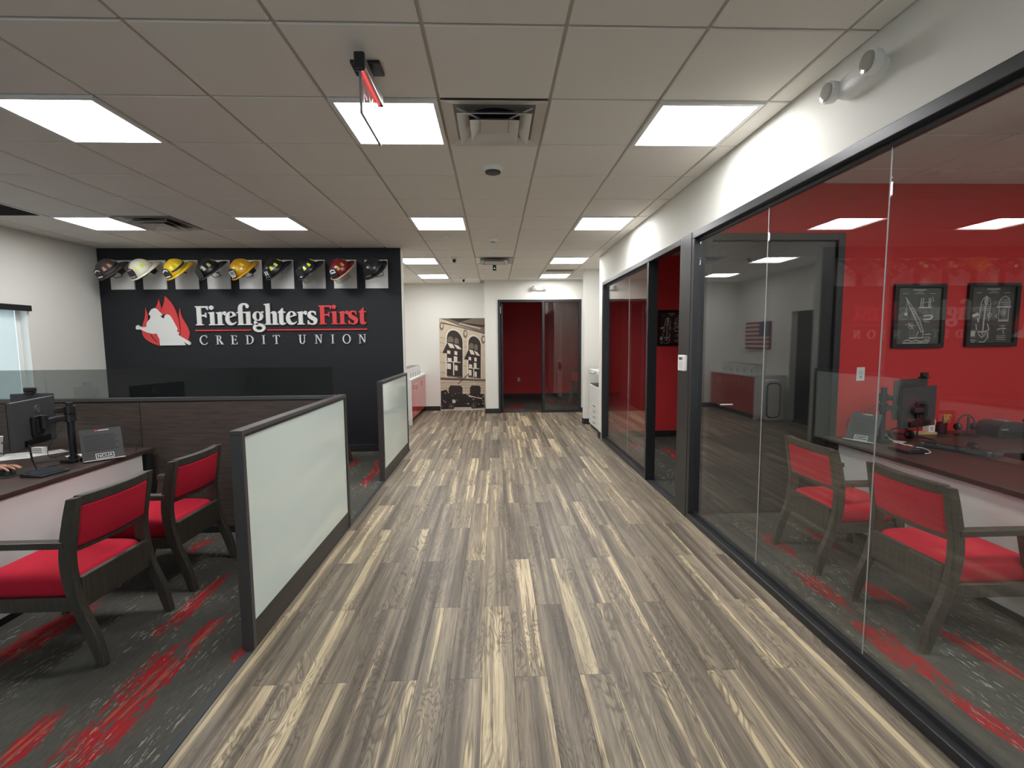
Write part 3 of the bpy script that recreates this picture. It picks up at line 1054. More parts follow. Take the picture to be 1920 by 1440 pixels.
# emergency lights
def emergency(name, label, loc, rotz):
    """body along local x, faces local -y, wall at y=0"""
    t = thing(name, label, 'emergency light', loc, rotz, 'white twin-head emergency lights')
    def body(u, v):
        a = 2 * PI * u
        k = [(1.0, 0.0), (1.0, 0.02), (0.93, 0.045), (0.78, 0.062), (0.5, 0.07), (0.0, 0.072)][round(v * 5)]
        ca, sa = math.cos(a), math.sin(a)
        return (0.135 * k[0] * math.copysign(abs(ca) ** 0.8, ca), -k[1], 0.055 * k[0] * math.copysign(abs(sa) ** 0.8, sa))
    MB().grid(body, 32, 5, True).build('housing', WHITEP, t, world=False, smooth=True)
    for s in (-1, 1):
        h = MB().lathe([(0.028, 0.0), (0.047, -0.02), (0.05, -0.055), (0.044, -0.06)], c=(s * 0.125, -0.035, 0.005), seg=24, axis='y').build('lamp_head', WHITEP, t, world=False)
        MB().lathe([(0.042, -0.052), (0.042, -0.063), (0.03, -0.066)], c=(s * 0.125, -0.035, 0.005), seg=24, axis='y').build('lens', mat('lamp_lens', (170, 170, 165), 0.12, metal=0.6), h, world=False)
    return t


emergency('emergency_light', 'white twin-head emergency light on the wall above the lit office glazing', (XR, 2.19, 2.728), -PI / 2)
emergency('emergency_light', 'white twin-head emergency light above the far doorway', (0.985, 10.366, 2.705), 0)

# ------------------------------------------------------------------ cubicle partitions
def partition_front(label, y0, y1):
    """frosted glass panel in a metal frame beside the walkway; x -1.31 .. -1.25"""
    t = thing('cubicle_partition', label, 'partition', (-1.28, (y0 + y1) / 2, 0), group='frosted panels along the walkway')
    x0, x1 = -1.311, -1.25
    MB().box(x0, x1, y0, y0 + 0.028, 0.0, 1.118).build('end_post', GREYM, t, bevel=0.002)
    MB().box(x0, x1, y1 - 0.045, y1, 0.0, 1.118).build('end_post', DGREYM, t, bevel=0.002)
    MB().box(x0, x1, y0, y1, 1.118, 1.14).build('top_cap', GREYM, t, bevel=0.002)
    MB().box(x0 + 0.006, x1 - 0.004, y0 + 0.028, y1 - 0.045, 0.0, 0.135).build('base_panel', DGREYM, t, bevel=0.002)
    MB().box(x0 + 0.004, x0 + 0.012, y0 + 0.028, y1 - 0.045, 0.135, 1.118).build('inner_panel', LAM, t)
    MB().box(x1 - 0.016, x1 - 0.008, y0 + 0.034, y1 - 0.05, 0.138, 1.105).build('frosted_glass', FROST, t)
    for za, zb in ((0.135, 0.139), (1.104, 1.118)):
        MB().box(x1 - 0.02, x1 - 0.003, y0 + 0.028, y1 - 0.045, za, zb).build('glazing_bead', BLACKP, t)
    MB().box(x1 - 0.02, x1 - 0.003, y0 + 0.028, y0 + 0.034, 0.139, 1.104).build('glazing_bead', BLACKP, t)
    return t


partition_front('low frosted glass partition beside the red chairs, nearest the camera', 2.36, 4.02)
partition_front('low frosted glass partition running up to the end of the black wall', 5.31, 6.835)
t = thing('cubicle_screen', 'dark wood laminate desk divider with tinted glass along its top', 'partition', (-3.2, 3.96, 0))
y0, y1 = 3.925, 3.985
for a, b in ((-5.40, -4.28), (-4.275, -2.882), (-2.877, -1.313)):
    MB().box(a, b, y0 + 0.004, y1 - 0.004, 0.06, 1.105).build('panel', LAM, t, bevel=0.001)
MB().box(-5.40, -1.313, y0, y1, 0.0, 0.06).build('base_rail', BLACKP, t)
MB().box(-5.40, -1.3115, y0 - 0.002, y1 + 0.002, 1.112, 1.14).build('top_cap', GREYM, t, bevel=0.002)
MB().box(-5.40, -1.313, y0 + 0.012, y1 - 0.012, 1.105, 1.112).build('reveal', BLACKP, t)
for a, b in ((-5.2, -3.62), (-3.612, -1.335)):
    MB().box(a, b, 3.95, 3.96, 1.14, 1.373).build('glass_screen', TINT, t)


# ------------------------------------------------------------------ red guest chairs
def make_chair(label):
    t = thing('guest_chair', label, 'chair', group='red upholstered guest chairs')
    rear = [(-0.02, 0.0), (0.008, 0.145), (0.065, 0.30), (0.092, 0.45), (0.094, 0.57), (0.073, 0.70), (0.048, 0.845)]
    front = [(0.098, 0.838), (0.126, 0.73), (0.150, 0.61), (0.157, 0.506), (0.143, 0.385), (0.109, 0.27), (0.062, 0.135), (0.02, 0.0)]
    prof = catmull([(*rear[0], 1)] + rear[1:-1] + [(*rear[-1], 1), (*front[0], 1)] + front[1:-1] + [(*front[-1], 1)], 4)
    for s in (-1, 1):
        yc = s * 0.238
        # prism plane: ux = x, uy = z -> normal = x cross z = -y
        MB().prism(prof, (0, yc + 0.019, 0), (1, 0, 0), (0, 0, 1), 0.038).build('leg', CHAIRW, t, world=False, bevel=0.004)
        MB().add([(0.582, yc - 0.014, 0), (0.614, yc - 0.014, 0), (0.614, yc + 0.014, 0), (0.582, yc + 0.014, 0),
                  (0.448, yc - 0.019, 0.6), (0.494, yc - 0.019, 0.6), (0.494, yc + 0.019, 0.6), (0.448, yc + 0.019, 0.6)],
                 [(3, 2, 1, 0), (4, 5, 6, 7), (0, 1, 5, 4), (1, 2, 6, 5), (2, 3, 7, 6), (3, 0, 4, 7)]).build('leg', CHAIRW, t, world=False, bevel=0.004)
        MB().box(0.125, 0.50, yc - 0.026, yc + 0.026, 0.598, 0.632).build('arm', CHAIRW, t, world=False, bevel=0.006)
        MB().box(0.115, 0.575, yc - 0.013, yc + 0.013, 0.283, 0.352).build('side_rail', CHAIRW, t, world=False, bevel=0.003)
    bow = lambda y: -0.028 * (1 - (y / 0.225) ** 2)

    def slab(name, m, z0, z1, xa0, xa1, xb0, xb1, hw, bev):
        """bowed board: rear/front x at z0 (xa) and z1 (xb)"""
        n = 12
        mb = MB()
        vs = []
        for i in range(n + 1):
            y = -hw + 2 * hw * i / n
            d = bow(y)
            vs += [(xa0 + d, y, z0), (xa1 + d, y, z0), (xb1 + d, y, z1), (xb0 + d, y, z1)]
        fs = [(3, 2, 1, 0), (4 * n, 4 * n + 1, 4 * n + 2, 4 * n + 3)]
        for i in range(n):
            a, b = 4 * i, 4 * i + 4
            for k in range(4):
                l = (k + 1) % 4
                fs.append((a + k, a + l, b + l, b + k))
        mb.add(vs, fs)
        return mb.build(name, m, t, world=False, bevel=bev, fix=True)
    slab('top_rail', CHAIRW, 0.797, 0.848, 0.058, 0.098, 0.050, 0.092, 0.222, 0.005)
    slab('backrest', REDF, 0.592, 0.799, 0.092, 0.150, 0.058, 0.108, 0.221, 0.010)
    slab('lower_rail', CHAIRW, 0.570, 0.592, 0.100, 0.140, 0.096, 0.136, 0.222, 0.003)
    MB().box(0.078, 0.108, -0.222, 0.222, 0.285, 0.442).build('rear_apron', CHAIRW, t, world=False, bevel=0.004)
    MB().box(0.552, 0.578, -0.222, 0.222, 0.283, 0.347).build('front_rail', CHAIRW, t, world=False, bevel=0.003)

    def seat(u, v):
        # closed rounded cushion
        a = PI * (v - 0.5)
        w = math.cos(a)
        w = abs(w) ** 0.2
        h = math.sin(a)
        h = math.copysign(abs(h) ** 0.7, h)
        th = 2 * PI * u
        cx, sy = math.cos(th), math.sin(th)
        sx = math.copysign(abs(cx) ** 0.22, cx)
        syy = math.copysign(abs(sy) ** 0.22, sy)
        dome = 0.012 * max(0, h)
        return (0.35 + 0.240 * sx * w, 0.236 * syy * w, 0.394 + 0.062 * h + dome * (1 - sx * sx * 0.5))
    MB().grid(seat, 48, 14, True).build('seat', REDF, t, world=False, smooth=True)
    return t


ch = make_chair('red guest chair at the open desk, nearest the camera')
ch.location = (-1.935, 2.518, 0.003)
ch.rotation_euler = (0, 0, PI)
dup(ch, (-1.935, 3.218, 0.003), PI, 'red guest chair at the open desk, against the laminate divider')
dup(ch, (2.125, 2.407, 0.003), 0, 'red guest chair in the glazed office, nearer the camera')
dup(ch, (2.125, 3.20, 0.003), 0, 'red guest chair in the glazed office, nearer the red wall')
dup(ch, (-1.935, 6.08, 0.003), PI, 'red guest chair behind the laminate divider, only a leg showing')
dup(ch, (1.95, 11.55, 0.003), 0.4, 'red guest chair in the dark room past the far doorway')


# ------------------------------------------------------------------ desks
def desk(label, x0, x1, y0, y1, front, ret=None, panel_end=0.0):
    """front = -1: visitor edge at x0 ; +1: visitor edge at x1"""
    t = thing('desk', label, 'desk', ((x0 + x1) / 2, (y0 + y1) / 2, 0), group='dark topped desks with white modesty panels')
    MB().box(x0, x1, y0, y1, 0.708, 0.74).build('top', DESKTOP, t, bevel=0.002)
    if front > 0:
        a, b = x1 - 0.035, x1 - 0.015
    else:
        a, b = x0 + 0.075, x0 + 0.095
    MB().box(a, b, y0 + 0.03, y1 - 0.03 - panel_end, 0.045, 0.706).build('modesty_panel', MODESTY, t, bevel=0.001)
    MB().box(a, b, y0 + 0.03, y1 - 0.03 - panel_end, 0.004, 0.044).build('panel_foot', BLACKP, t)
    for yy in (y0 + 0.05, y1 - 0.09):
        MB().box(min(a, b) + (-0.05 if front < 0 else -0.0), min(a, b) + (0.0 if front < 0 else 0.05), yy, yy + 0.05, 0.003, 0.707).build('leg', BLACKP, t, bevel=0.002)
    if ret:
        rx0, rx1, ry0, ry1 = ret
        MB().box(rx0, rx1, ry0, ry1, 0.708, 0.74).build('return_top', DESKTOP, t, bevel=0.002)
        MB().box(rx1 - 0.45, rx1 - 0.02, ry0 + 0.03, ry1 - 0.02, 0.003, 0.706).build('pedestal', DARKG, t, bevel=0.003)
    return t


desk('long dark topped desk with a white front beside the laminate divider', -3.52, -2.765, 1.7, 3.90, 1, ret=(-5.3, -3.525, 3.20, 3.90), panel_end=0.09)
desk('dark topped desk with a white front in the glazed office', 2.795, 3.54, 0.9, 3.90, -1, ret=(3.545, 5.2, 3.32, 4.06))
desk('dark topped desk behind the laminate divider by the feature wall', -3.52, -2.765, 4.6, 6.5, 1)


# ------------------------------------------------------------------ monitors, arms, desk things
def monitor(label, c, yaw, w=0.54, h=0.325, emblem=True, tilt=0.0):
    """local: back faces +x, screen faces -x; c = centre of the back"""
    t = thing('computer_monitor', label, 'monitor', c, yaw, 'desk monitors on arms')
    t.rotation_euler = (0, tilt, yaw)
    MB().box(-0.022, 0.0, -w / 2, w / 2, -h / 2, h / 2).build('housing', DARKG, t, world=False, bevel=0.006)
    MB().box(-0.026, -0.021, -w / 2 + 0.006, w / 2 - 0.006, -h / 2 + 0.012, h / 2 - 0.006).build('screen', BLACKG, t, world=False)
    MB().box(0.0, 0.022, -0.06, 0.06, -0.09, 0.045).build('rear_cover', BLACKP, t, world=False, bevel=0.008)
    MB().box(0.022, 0.034, -0.045, 0.045, -0.07, 0.02).build('mount_plate', BLACKP, t, world=False, bevel=0.003)
    MB().box(0.0, 0.018, -0.14, 0.14, -h / 2 + 0.015, -h / 2 + 0.055).build('port_bay', BLACKG, t, world=False, bevel=0.003)
    if emblem:
        e = MB().ring(ell(0.04, 0.088, 0.029, 0.029), ell(0.04, 0.088, 0.0235, 0.0235), (0.001, 0, 0), (0, 1, 0), (0, 0, 1), 0.002)
        e.prism([(0.021, 0.082), (0.026, 0.076), (0.059, 0.096), (0.054, 0.101)], (0.001, 0, 0), (0, 1, 0), (0, 0, 1), 0.002)
        e.build('emblem', SILVER, t, world=False)
    return t


def webcam(label, c, yaw):
    t = thing('webcam', label, 'webcam', c, yaw)
    MB().obox((0, 0, 0.02), (0.035, 0.07, 0.035)).build('body', BLACKP, t, world=False, bevel=0.008)
    MB().obox((0.0, 0, -0.004), (0.06, 0.05, 0.012)).build('clip', BLACKP, t, world=False, bevel=0.003)
    MB().lathe([(0.012, -0.019), (0.012, -0.015)], c=(0, 0, 0.02), seg=16, axis='x').build('lens', BLACKG, t, world=False)


def arm(label, base, top, links):
    t = thing('monitor_arm', label, 'monitor arm', base, group='black double monitor arms')
    bx, by, bz = base
    MB().box(bx - 0.05, bx + 0.05, by - 0.06, by + 0.06, bz, bz + 0.022).build('clamp', BLACKP, t, bevel=0.004)
    MB().tube([(bx, by, bz + 0.02), (bx, by, top)], 0.021, 16).build('pole', BLACKP, t)
    MB().lathe([(0.03, 0), (0.03, 0.02)], c=(bx, by, bz + 0.02), seg=20).build('collar', BLACKP, t)
    for path in links:
        p0 = Vector(path[0])
        MB().lathe([(0.032, -0.03), (0.032, 0.03)], c=tuple(p0), seg=20).build('knuckle', BLACKP, t)
        for a, b in zip(path, path[1:]):
            a, b = Vector(a), Vector(b)
            d = b - a
            MB().obox((a + b) / 2, (d.length + 0.03, 0.034, 0.042), (0, -math.asin(d.z / d.length), math.atan2(d.y, d.x))).build('link', BLACKP, t, bevel=0.008)
        e = Vector(path[-1])
        MB().lathe([(0.024, -0.045), (0.024, 0.045)], c=tuple(e), seg=16).build('joint', BLACKP, t)
    return t


def rate_sign(label, bl, br, lean, h=0.245):
    """leaning dark sign board; bl, br = bottom corners; lean = direction its back leans to"""
    bl, br = Vector(bl), Vector(br)
    t = thing('tabletop_sign', label, 'sign', (bl + br) / 2, group='dark tabletop rate signs')
    o = (bl + br) / 2
    x = (br - bl).normalized()
    w = (br - bl).length
    up = (Vector((0, 0, 1)) * math.cos(lean) + Vector((0, 0, 1)).cross(x) * math.sin(lean)).normalized()
    n = x.cross(up)
    P = lambda a, b, d=0.0: Vector((0, 0, 0)) + x * a + up * b + n * d
    def quad(name, a0, a1, b0, b1, d0, d1, m):
        vs = [P(a, b, dd) for dd in (d0, d1) for a, b in ((a0, b0), (a1, b0), (a1, b1), (a0, b1))]
        return MB().add(vs, [(3, 2, 1, 0), (4, 5, 6, 7), (0, 1, 5, 4), (1, 2, 6, 5), (2, 3, 7, 6), (3, 0, 4, 7)]).build(name, m, t, world=False)
    B = mat('sign_board', (66, 66, 66), 0.4)
    quad('board', -w / 2, w / 2, 0, h, -0.006, 0, B)
    quad('acrylic_cover', -w / 2, w / 2, 0, h, 0.0005, 0.0015, B)
    ink = mat('sign_ink', (30, 30, 31), 0.5)
    for k in range(8):
        b = h * (0.33 + 0.065 * k)
        s = 0.10 if k % 3 else 0.02
        quad('printed_line', -w * 0.42, w * (0.42 - s), b, b + h * 0.022, 0.0015, 0.002, ink)
    quad('box_border', -w * 0.19, w * 0.25, h * 0.06, h * 0.225, 0.0015, 0.0019, mat('sign_ink_white', (226, 226, 224), 0.5))
    quad('box_fill', -w * 0.175, w * 0.235, h * 0.075, h * 0.21, 0.0019, 0.0022, B)
    text('NCUA', h * 0.125, 'lettering', MATS['sign_ink_white'], t, frame_mat(P(w * 0.03, h * 0.143, 0.0024), x, up))
    quad('header_dash', -w * 0.06, w * 0.2, h * 0.935, h * 0.955, 0.0015, 0.002, MATS['sign_ink_white'])
    quad('header_mark', -w * 0.13, -w * 0.075, h * 0.92, h * 0.965, 0.0015, 0.002, LETR)
    quad('foot', -w / 2, w / 2, -0.001, 0.004, -0.006, 0.03, WHITEP)
    # rear strut
    return t


def signature_pad(label, c, yaw):
    t = thing('signature_pad', label, 'signature pad', c, yaw, 'electronic signature pads')
    MB().add([(-0.075, -0.09, 0), (0.075, -0.09, 0), (0.075, 0.09, 0), (-0.075, 0.09, 0), (-0.075, -0.09, 0.026), (0.075, -0.09, 0.014), (0.075, 0.09, 0.014), (-0.075, 0.09, 0.026)],
             [(3, 2, 1, 0), (4, 5, 6, 7), (0, 1, 5, 4), (1, 2, 6, 5), (2, 3, 7, 6), (3, 0, 4, 7)]).build('body', BLACKP, t, world=False, bevel=0.004)
    MB().add([(-0.055, -0.075, 0.0255), (0.06, -0.075, 0.0163), (0.06, 0.075, 0.0163), (-0.055, 0.075, 0.0255), (-0.055, -0.075, 0.027), (0.06, -0.075, 0.0178), (0.06, 0.075, 0.0178), (-0.055, 0.075, 0.027)],
             [(3, 2, 1, 0), (4, 5, 6, 7), (0, 1, 5, 4), (1, 2, 6, 5), (2, 3, 7, 6), (3, 0, 4, 7)]).build('screen', mat('pad_screen', (58, 66, 72), 0.12), t, world=False)
    MB().tube([(-0.06, 0.0, 0.024), (-0.075, -0.01, 0.10), (-0.08, -0.015, 0.19)], [0.004, 0.006, 0.005], 8).build('stylus', BLACKP, t, world=False)
    return t


def cable(label, pts, r=0.0025, m=None, group=None):
    n = 6
    out = []
    P = [Vector(p) for p in pts]
    for i in range(len(P) - 1):
        p0, p1, p2, p3 = P[max(i - 1, 0)], P[i], P[i + 1], P[min(i + 2, len(P) - 1)]
        for s in range(n):
            t = s / n
            out.append(0.5 * ((2 * p1) + (p2 - p0) * t + (2 * p0 - 5 * p1 + 4 * p2 - p3) * t * t + (3 * p1 - p0 - 3 * p2 + p3) * t ** 3))
    out.append(P[-1])
    return tag(MB().tube(out, r, 6).build('cable', m or BLACKP, smooth=True), label, 'cable', group)


D = 0.7405
# ---- open desk on the carpet
mon_dir = Vector((-3.225 - -3.062, 3.58 - 3.10, 0))
monitor('black monitor with a ring emblem on its back at the open desk', (-3.15, 3.34, 1.046), math.atan2(-mon_dir.x, mon_dir.y), w=0.51, h=0.32)
monitor('black monitor mostly hidden behind the one with the ring emblem', (-3.50, 3.70, 1.085), math.radians(-75), w=0.26, h=0.25, emblem=False)
webcam('small webcam clipped on the hidden monitor at the open desk', (-3.505, 3.70, 1.218), math.radians(-75))
arm('black double monitor arm on the open desk', (-3.02, 3.46, D), 1.165, [[(-3.02, 3.46, 1.06), (-3.075, 3.40, 1.055), (-3.10, 3.35, 1.045)], [(-3.02, 3.46, 1.11), (-3.20, 3.66, 1.09), (-3.44, 3.655, 1.07)]])
rate_sign('dark tabletop sign with NCUA box on the open desk', (-2.905, 3.395, D + 0.001), (-2.745, 3.565, D + 0.001), math.radians(20), 0.235)
signature_pad('black signature pad with a stylus on the open desk', (-2.91, 3.12, D), math.radians(-8))
tag(MB().prism(rrect(-3.30, -3.05, 3.02, 3.22, 0.03), (0, 0, D), (1, 0, 0), (0, 1, 0), 0.003).build('mouse_pad', BLACKP), 'black mouse pad under the hand at the open desk', 'mouse pad')


def mouse(label, c, yaw):
    t = thing('computer_mouse', label, 'mouse', c, yaw)
    def f(u, v):
        a = 2 * PI * u
        e = v * PI / 2
        return (0.055 * math.cos(a) * math.cos(e) ** 0.6, 0.031 * math.sin(a) * math.cos(e) ** 0.6, 0.034 * math.sin(e) * (1 + 0.15 * math.cos(a)))
    MB().grid(f, 24, 8, True).build('shell', BLACKP, t, world=False, smooth=True)
    MB().lathe([(0.007, -0.004), (0.007, 0.004)], c=(0.025, 0, 0.033), seg=12, axis='y').build('wheel', GREYP, t, world=False)
    return t


mouse('black computer mouse under the hand at the open desk', (-3.16, 3.12, D + 0.003), 0.1)
mouse('black computer mouse lying by the keyboard in the glazed office', (3.62, 3.42, D), 1.2)


def flat_sheet(name, label, cat, c, w, l, yaw, m, z=0.001):
    mb = MB().obox((0, 0, z / 2), (w, l, z))
    t = mb.build(name, m)
    t.location = c
    t.rotation_euler = (0, 0, yaw)
    return tag(t, label, cat)


tp = flat_sheet('document', 'white printed pages lying behind the monitor on the open desk', 'paper', (-3.60, 3.66, D), 0.21, 0.28, 0.5, PAPER)
flat_sheet('document', 'white page half under the monitor on the open desk', 'paper', (-3.46, 3.74, D + 0.0012), 0.21, 0.16, 1.0, PAPER)
for k in range(4):
    MB().obox((0.02, -0.08 + 0.045 * k, 0.0012), (0.12, 0.012, 0.0004)).build('print_block', GREYP, tp, world=False)
flat_sheet('document', 'white folded sheet by the arm clamp on the open desk', 'paper', (-3.14, 3.62, D), 0.10, 0.15, 0.9, PAPER)
t = thing('card_holder', 'small white printed card block on the pages of the open desk', 'card', (-3.50, 3.72, D + 0.003))
MB().box(-0.045, 0.045, -0.02, 0.02, 0, 0.05).build('block', PAPER, t, world=False, bevel=0.002)
for k in range(3):
    MB().box(-0.038, 0.038, -0.0207, -0.0202, 0.01 + k * 0.014, 0.016 + k * 0.014).build('print_line', DARKG, t, world=False)
t = thing('paper_cup', 'white and blue patterned cup at the left edge of the open desk', 'cup', (-3.735, 3.64, D))
MB().lathe([(0.03, 0), (0.043, 0.15), (0.045, 0.152), (0.041, 0.152), (0.029, 0.004)], seg=24).build('body', PAPER, t, world=False, smooth=True)
for k in range(10):
    a = k * 2.4
    zz = 0.025 + (k % 5) * 0.026
    rr = 0.031 + zz / 0.15 * 0.0128
    MB().obox((rr * math.cos(a), rr * math.sin(a), zz), (0.003, 0.02, 0.012), (0, 0, a)).build('blue_dot', mat('cup_blue', (60, 84, 150), 0.5), t, world=False)
cable('thin black cable looping from the monitor arm at the open desk', [(-3.04, 3.42, 1.0), (-3.1, 3.36, 0.86), (-3.06, 3.34, 0.80), (-2.97, 3.38, 0.82), (-2.9, 3.36, 0.79), (-2.86, 3.28, 0.745), (-2.95, 3.2, 0.744)], 0.002)
cable('black cable lying across the open desk behind the signature pad', [(-2.99, 3.15, 0.744), (-3.06, 3.3, 0.744), (-3.02, 3.40, 0.744), (-3.12, 3.47, 0.744), (-3.25, 3.42, 0.744)], 0.0025)
cable('grey cable hanging under the ring emblem monitor', [(-3.15, 3.30, 0.92), (-3.12, 3.26, 0.86), (-3.10, 3.25, 0.78), (-3.08, 3.27, 0.745)], 0.002, DARKG)
cable('black cord by the divider beside the tabletop sign', [(-2.80, 3.74, 0.744), (-2.78, 3.78, 0.80), (-2.81, 3.82, 0.82), (-2.84, 3.80, 0.744)], 0.002)


# hand and forearm of the seated worker
def hand():
    V, E, R = [], [], []

    def v(p, r, prev=None):
        V.append(p)
        R.append(r)
        if prev is not None:
            E.append((prev, len(V) - 1))
        return len(V) - 1
    base = Vector((-3.16, 3.12, D + 0.003))
    q = lambda x, y, z: tuple(base + Vector((x, y, z)))
    elbow = v(q(-0.36, -0.04, 0.075), (0.042, 0.042))
    mid = v(q(-0.22, -0.02, 0.06), (0.036, 0.036), elbow)
    wrist = v(q(-0.105, 0, 0.042), (0.027, 0.022), mid)
    palm = v(q(-0.06, 0, 0.046), (0.032, 0.018), wrist)
    knuck = v(q(-0.02, 0, 0.050), (0.030, 0.014), palm)
    for dy, ln, spread, z in ((0.028, 0.066, 0.010, 0.0), (0.010, 0.078, 0.003, 0.004), (-0.008, 0.072, -0.002, 0.003), (-0.026, 0.056, -0.008, -0.003)):
        a = v(q(0.002, dy, 0.049 + z), (0.0085, 0.0085), knuck)
        b = v(q(0.002 + ln * 0.45, dy + spread * 0.6, 0.050 + z), (0.008, 0.008), a)
        c = v(q(0.002 + ln * 0.78, dy + spread, 0.040 + z), (0.0072, 0.0072), b)
        v(q(0.002 + ln, dy + spread * 1.1, 0.029 + z), (0.006, 0.006), c)
    a = v(q(-0.05, 0.036, 0.036), (0.011, 0.011), palm)
    b = v(q(-0.015, 0.048, 0.026), (0.0095, 0.0095), a)
    v(q(0.015, 0.046, 0.020), (0.008, 0.008), b)
    me = bpy.data.meshes.new('hand')
    me.from_pydata(V, E, [])
    o = bpy.data.objects.new('person', me)
    COL.objects.link(o)
    sk = o.modifiers.new('skin', 'SKIN')
    sk.use_smooth_shade = True
    for i, d_ in enumerate(me.skin_vertices[0].data):
        d_.radius = R[i]
        d_.use_root = (i == 1)
    ss = o.modifiers.new('sub', 'SUBSURF')
    ss.levels = ss.render_levels = 2
    me.materials.append(mat('skin', (198, 148, 122), 0.55))
    sl = MB().tube([q(-0.40, -0.045, 0.08), q(-0.22, -0.02, 0.062), q(-0.17, -0.01, 0.052)], [0.058, 0.05, 0.045], 16).build('sleeve', mat('sleeve_cloth', (60, 62, 70), 0.9), None, smooth=True)
    sl.parent = o
    return tag(o, 'forearm and hand of a seated person resting on the mouse', 'person')


hand()

# ---- desk in the glazed office
monitor('black monitor turned away at an angle in the glazed office, nearer the glass', (3.275, 3.52, 1.035), math.radians(-68), w=0.47, h=0.315, emblem=False)
monitor('black monitor standing right behind another one in the glazed office', (3.34, 3.66, 1.085), math.radians(-66), w=0.47, h=0.315, emblem=False)
webcam('webcam perched on the rear monitor in the glazed office', (3.47, 3.705, 1.252), math.radians(-66))
arm('black double monitor arm on the desk in the glazed office', (3.10, 3.655, D), 1.178, [[(3.10, 3.655, 1.02), (3.19, 3.47, 1.02), (3.275, 3.475, 1.02)], [(3.10, 3.655, 1.10), (3.2, 3.60, 1.09), (3.30, 3.63, 1.08)]])
rate_sign('dark tabletop sign with NCUA box in the glazed office', (2.875, 3.76, D + 0.001), (2.965, 3.56, D + 0.001), math.radians(24), 0.245)
signature_pad('black signature pad with a stylus in the glazed office', (3.02, 3.32, D), math.radians(180))


def keyboard(label, c, yaw):
    t = thing('keyboard', label, 'keyboard', c, yaw)
    MB().add([(-0.07, -0.22, 0), (0.07, -0.22, 0), (0.07, 0.22, 0), (-0.07, 0.22, 0), (-0.07, -0.22, 0.016), (0.07, -0.22, 0.028), (0.07, 0.22, 0.028), (-0.07, 0.22, 0.016)],
             [(3, 2, 1, 0), (4, 5, 6, 7), (0, 1, 5, 4), (1, 2, 6, 5), (2, 3, 7, 6), (3, 0, 4, 7)]).build('case', DARKG, t, world=False, bevel=0.003)
    km = MB()
    for i in range(5):
        for j in range(17):
            x = -0.052 + i * 0.024
            km.obox((x, -0.196 + j * 0.0245, 0.024 + (x + 0.07) / 0.14 * 0.012 - 0.004), (0.019, 0.020, 0.008), (0, -0.085, 0))
    o = km.build('keys', BLACKP, t, world=False)
    o['kind'] = 'stuff'
    for s in (-1, 1):
        MB().box(0.055, 0.07, s * 0.19 - 0.012, s * 0.19 + 0.012, -0.0, 0.03).build('foot', GREYP, t, world=False, bevel=0.002)
    return t


kb = keyboard('black keyboard tilted on its feet in the glazed office', (3.41, 3.32, D + 0.001), math.radians(205))
# headset on the desk
t = thing('headset', 'black headset with a silver ear cup lying on the glazed office desk', 'headset', (3.30, 3.70, D))
MB().tube([(0.09 * math.cos(a), 0.02, 0.045 + 0.05 * math.sin(a) + 0.0) for a in [PI * k / 12 for k in range(13)]], 0.008, 8).build('band', BLACKP, t, world=False, smooth=True)
for s in (-1, 1):
    c = MB().lathe([(0.03, -0.018), (0.038, -0.01), (0.038, 0.01), (0.028, 0.02)], c=(s * 0.09, 0.02, 0.04), seg=20, axis='x').build('ear_cup', BLACKP, t, world=False, smooth=True)
    MB().lathe([(0.018, 0.0), (0.018, 0.006), (0.008, 0.01)], c=(s * 0.09 - 0.02, 0.02, 0.045), seg=16, axis='x').build('cup_cap', SILVER, c, world=False)
MB().tube([(0.09, 0.0, 0.03), (0.14, -0.05, 0.03), (0.17, -0.12, 0.02)], 0.004, 8).build('microphone', BLACKP, t, world=False)
# headset on a stand
t = thing('headset_stand', 'black headset hung on a small stand by the red wall', 'headset', (3.99, 3.82, D))
MB().lathe([(0.085, 0), (0.085, 0.012), (0.05, 0.02), (0.02, 0.022)], seg=28).build('base', BLACKP, t, world=False)
MB().tube([(0, 0, 0.02), (0.01, 0.01, 0.16)], 0.009, 8).build('stem', BLACKP, t, world=False)
MB().tube([(-0.075 * math.cos(a), 0.02, 0.09 + 0.085 * math.sin(a)) for a in [PI * k / 14 for k in range(15)]], 0.007, 8).build('band', BLACKP, t, world=False, smooth=True)
for s in (-1, 1):
    MB().lathe([(0.024, -0.018), (0.03, -0.01), (0.03, 0.01), (0.024, 0.018)], c=(s * 0.07, 0.02, 0.075), seg=20, axis='x').build('ear_cup', BLACKG, t, world=False, smooth=True)
# pen cup with tools
t = thing('pen_cup', 'dark mesh pen cup holding scissors and pens by the red wall', 'pen cup', (3.86, 3.93, D))
MB().lathe([(0.04, 0), (0.043, 0.095), (0.046, 0.097), (0.040, 0.097), (0.037, 0.005)], seg=20).build('cup', BLACKP, t, world=False)
for k, (dx, dy, lx, ly, cc) in enumerate(((0.01, 0.01, 0.04, 0.0, (220, 190, 60)), (-0.012, 0.0, -0.05, 0.01, (230, 228, 220)), (0.0, -0.012, -0.015, -0.02, (40, 40, 44)), (0.015, -0.008, 0.07, -0.01, (200, 60, 50)))):
    MB().tube([(dx, dy, 0.01), (dx + lx, dy + ly, 0.145 + 0.006 * k)], 0.004, 8).build('pen', mat('pen%d' % k, cc, 0.4), t, world=False)
sc_ = mat('scissor_yellow', (206, 178, 72), 0.4)
for s in (-1, 1):
    MB().ring(ell(0.05 + s * 0.018, 0.145, 0.018, 0.024, 20), ell(0.05 + s * 0.018, 0.145, 0.010, 0.015, 20), (0, 0, 0.0), (1, 0, 0), (0, 0, 1), 0.008).build('scissor_loop', sc_, t, world=False)
MB().obox((0.028, -0.004, 0.075), (0.012, 0.004, 0.11), (0, 0.35, 0)).build('scissor_blade', SILVER, t, world=False)
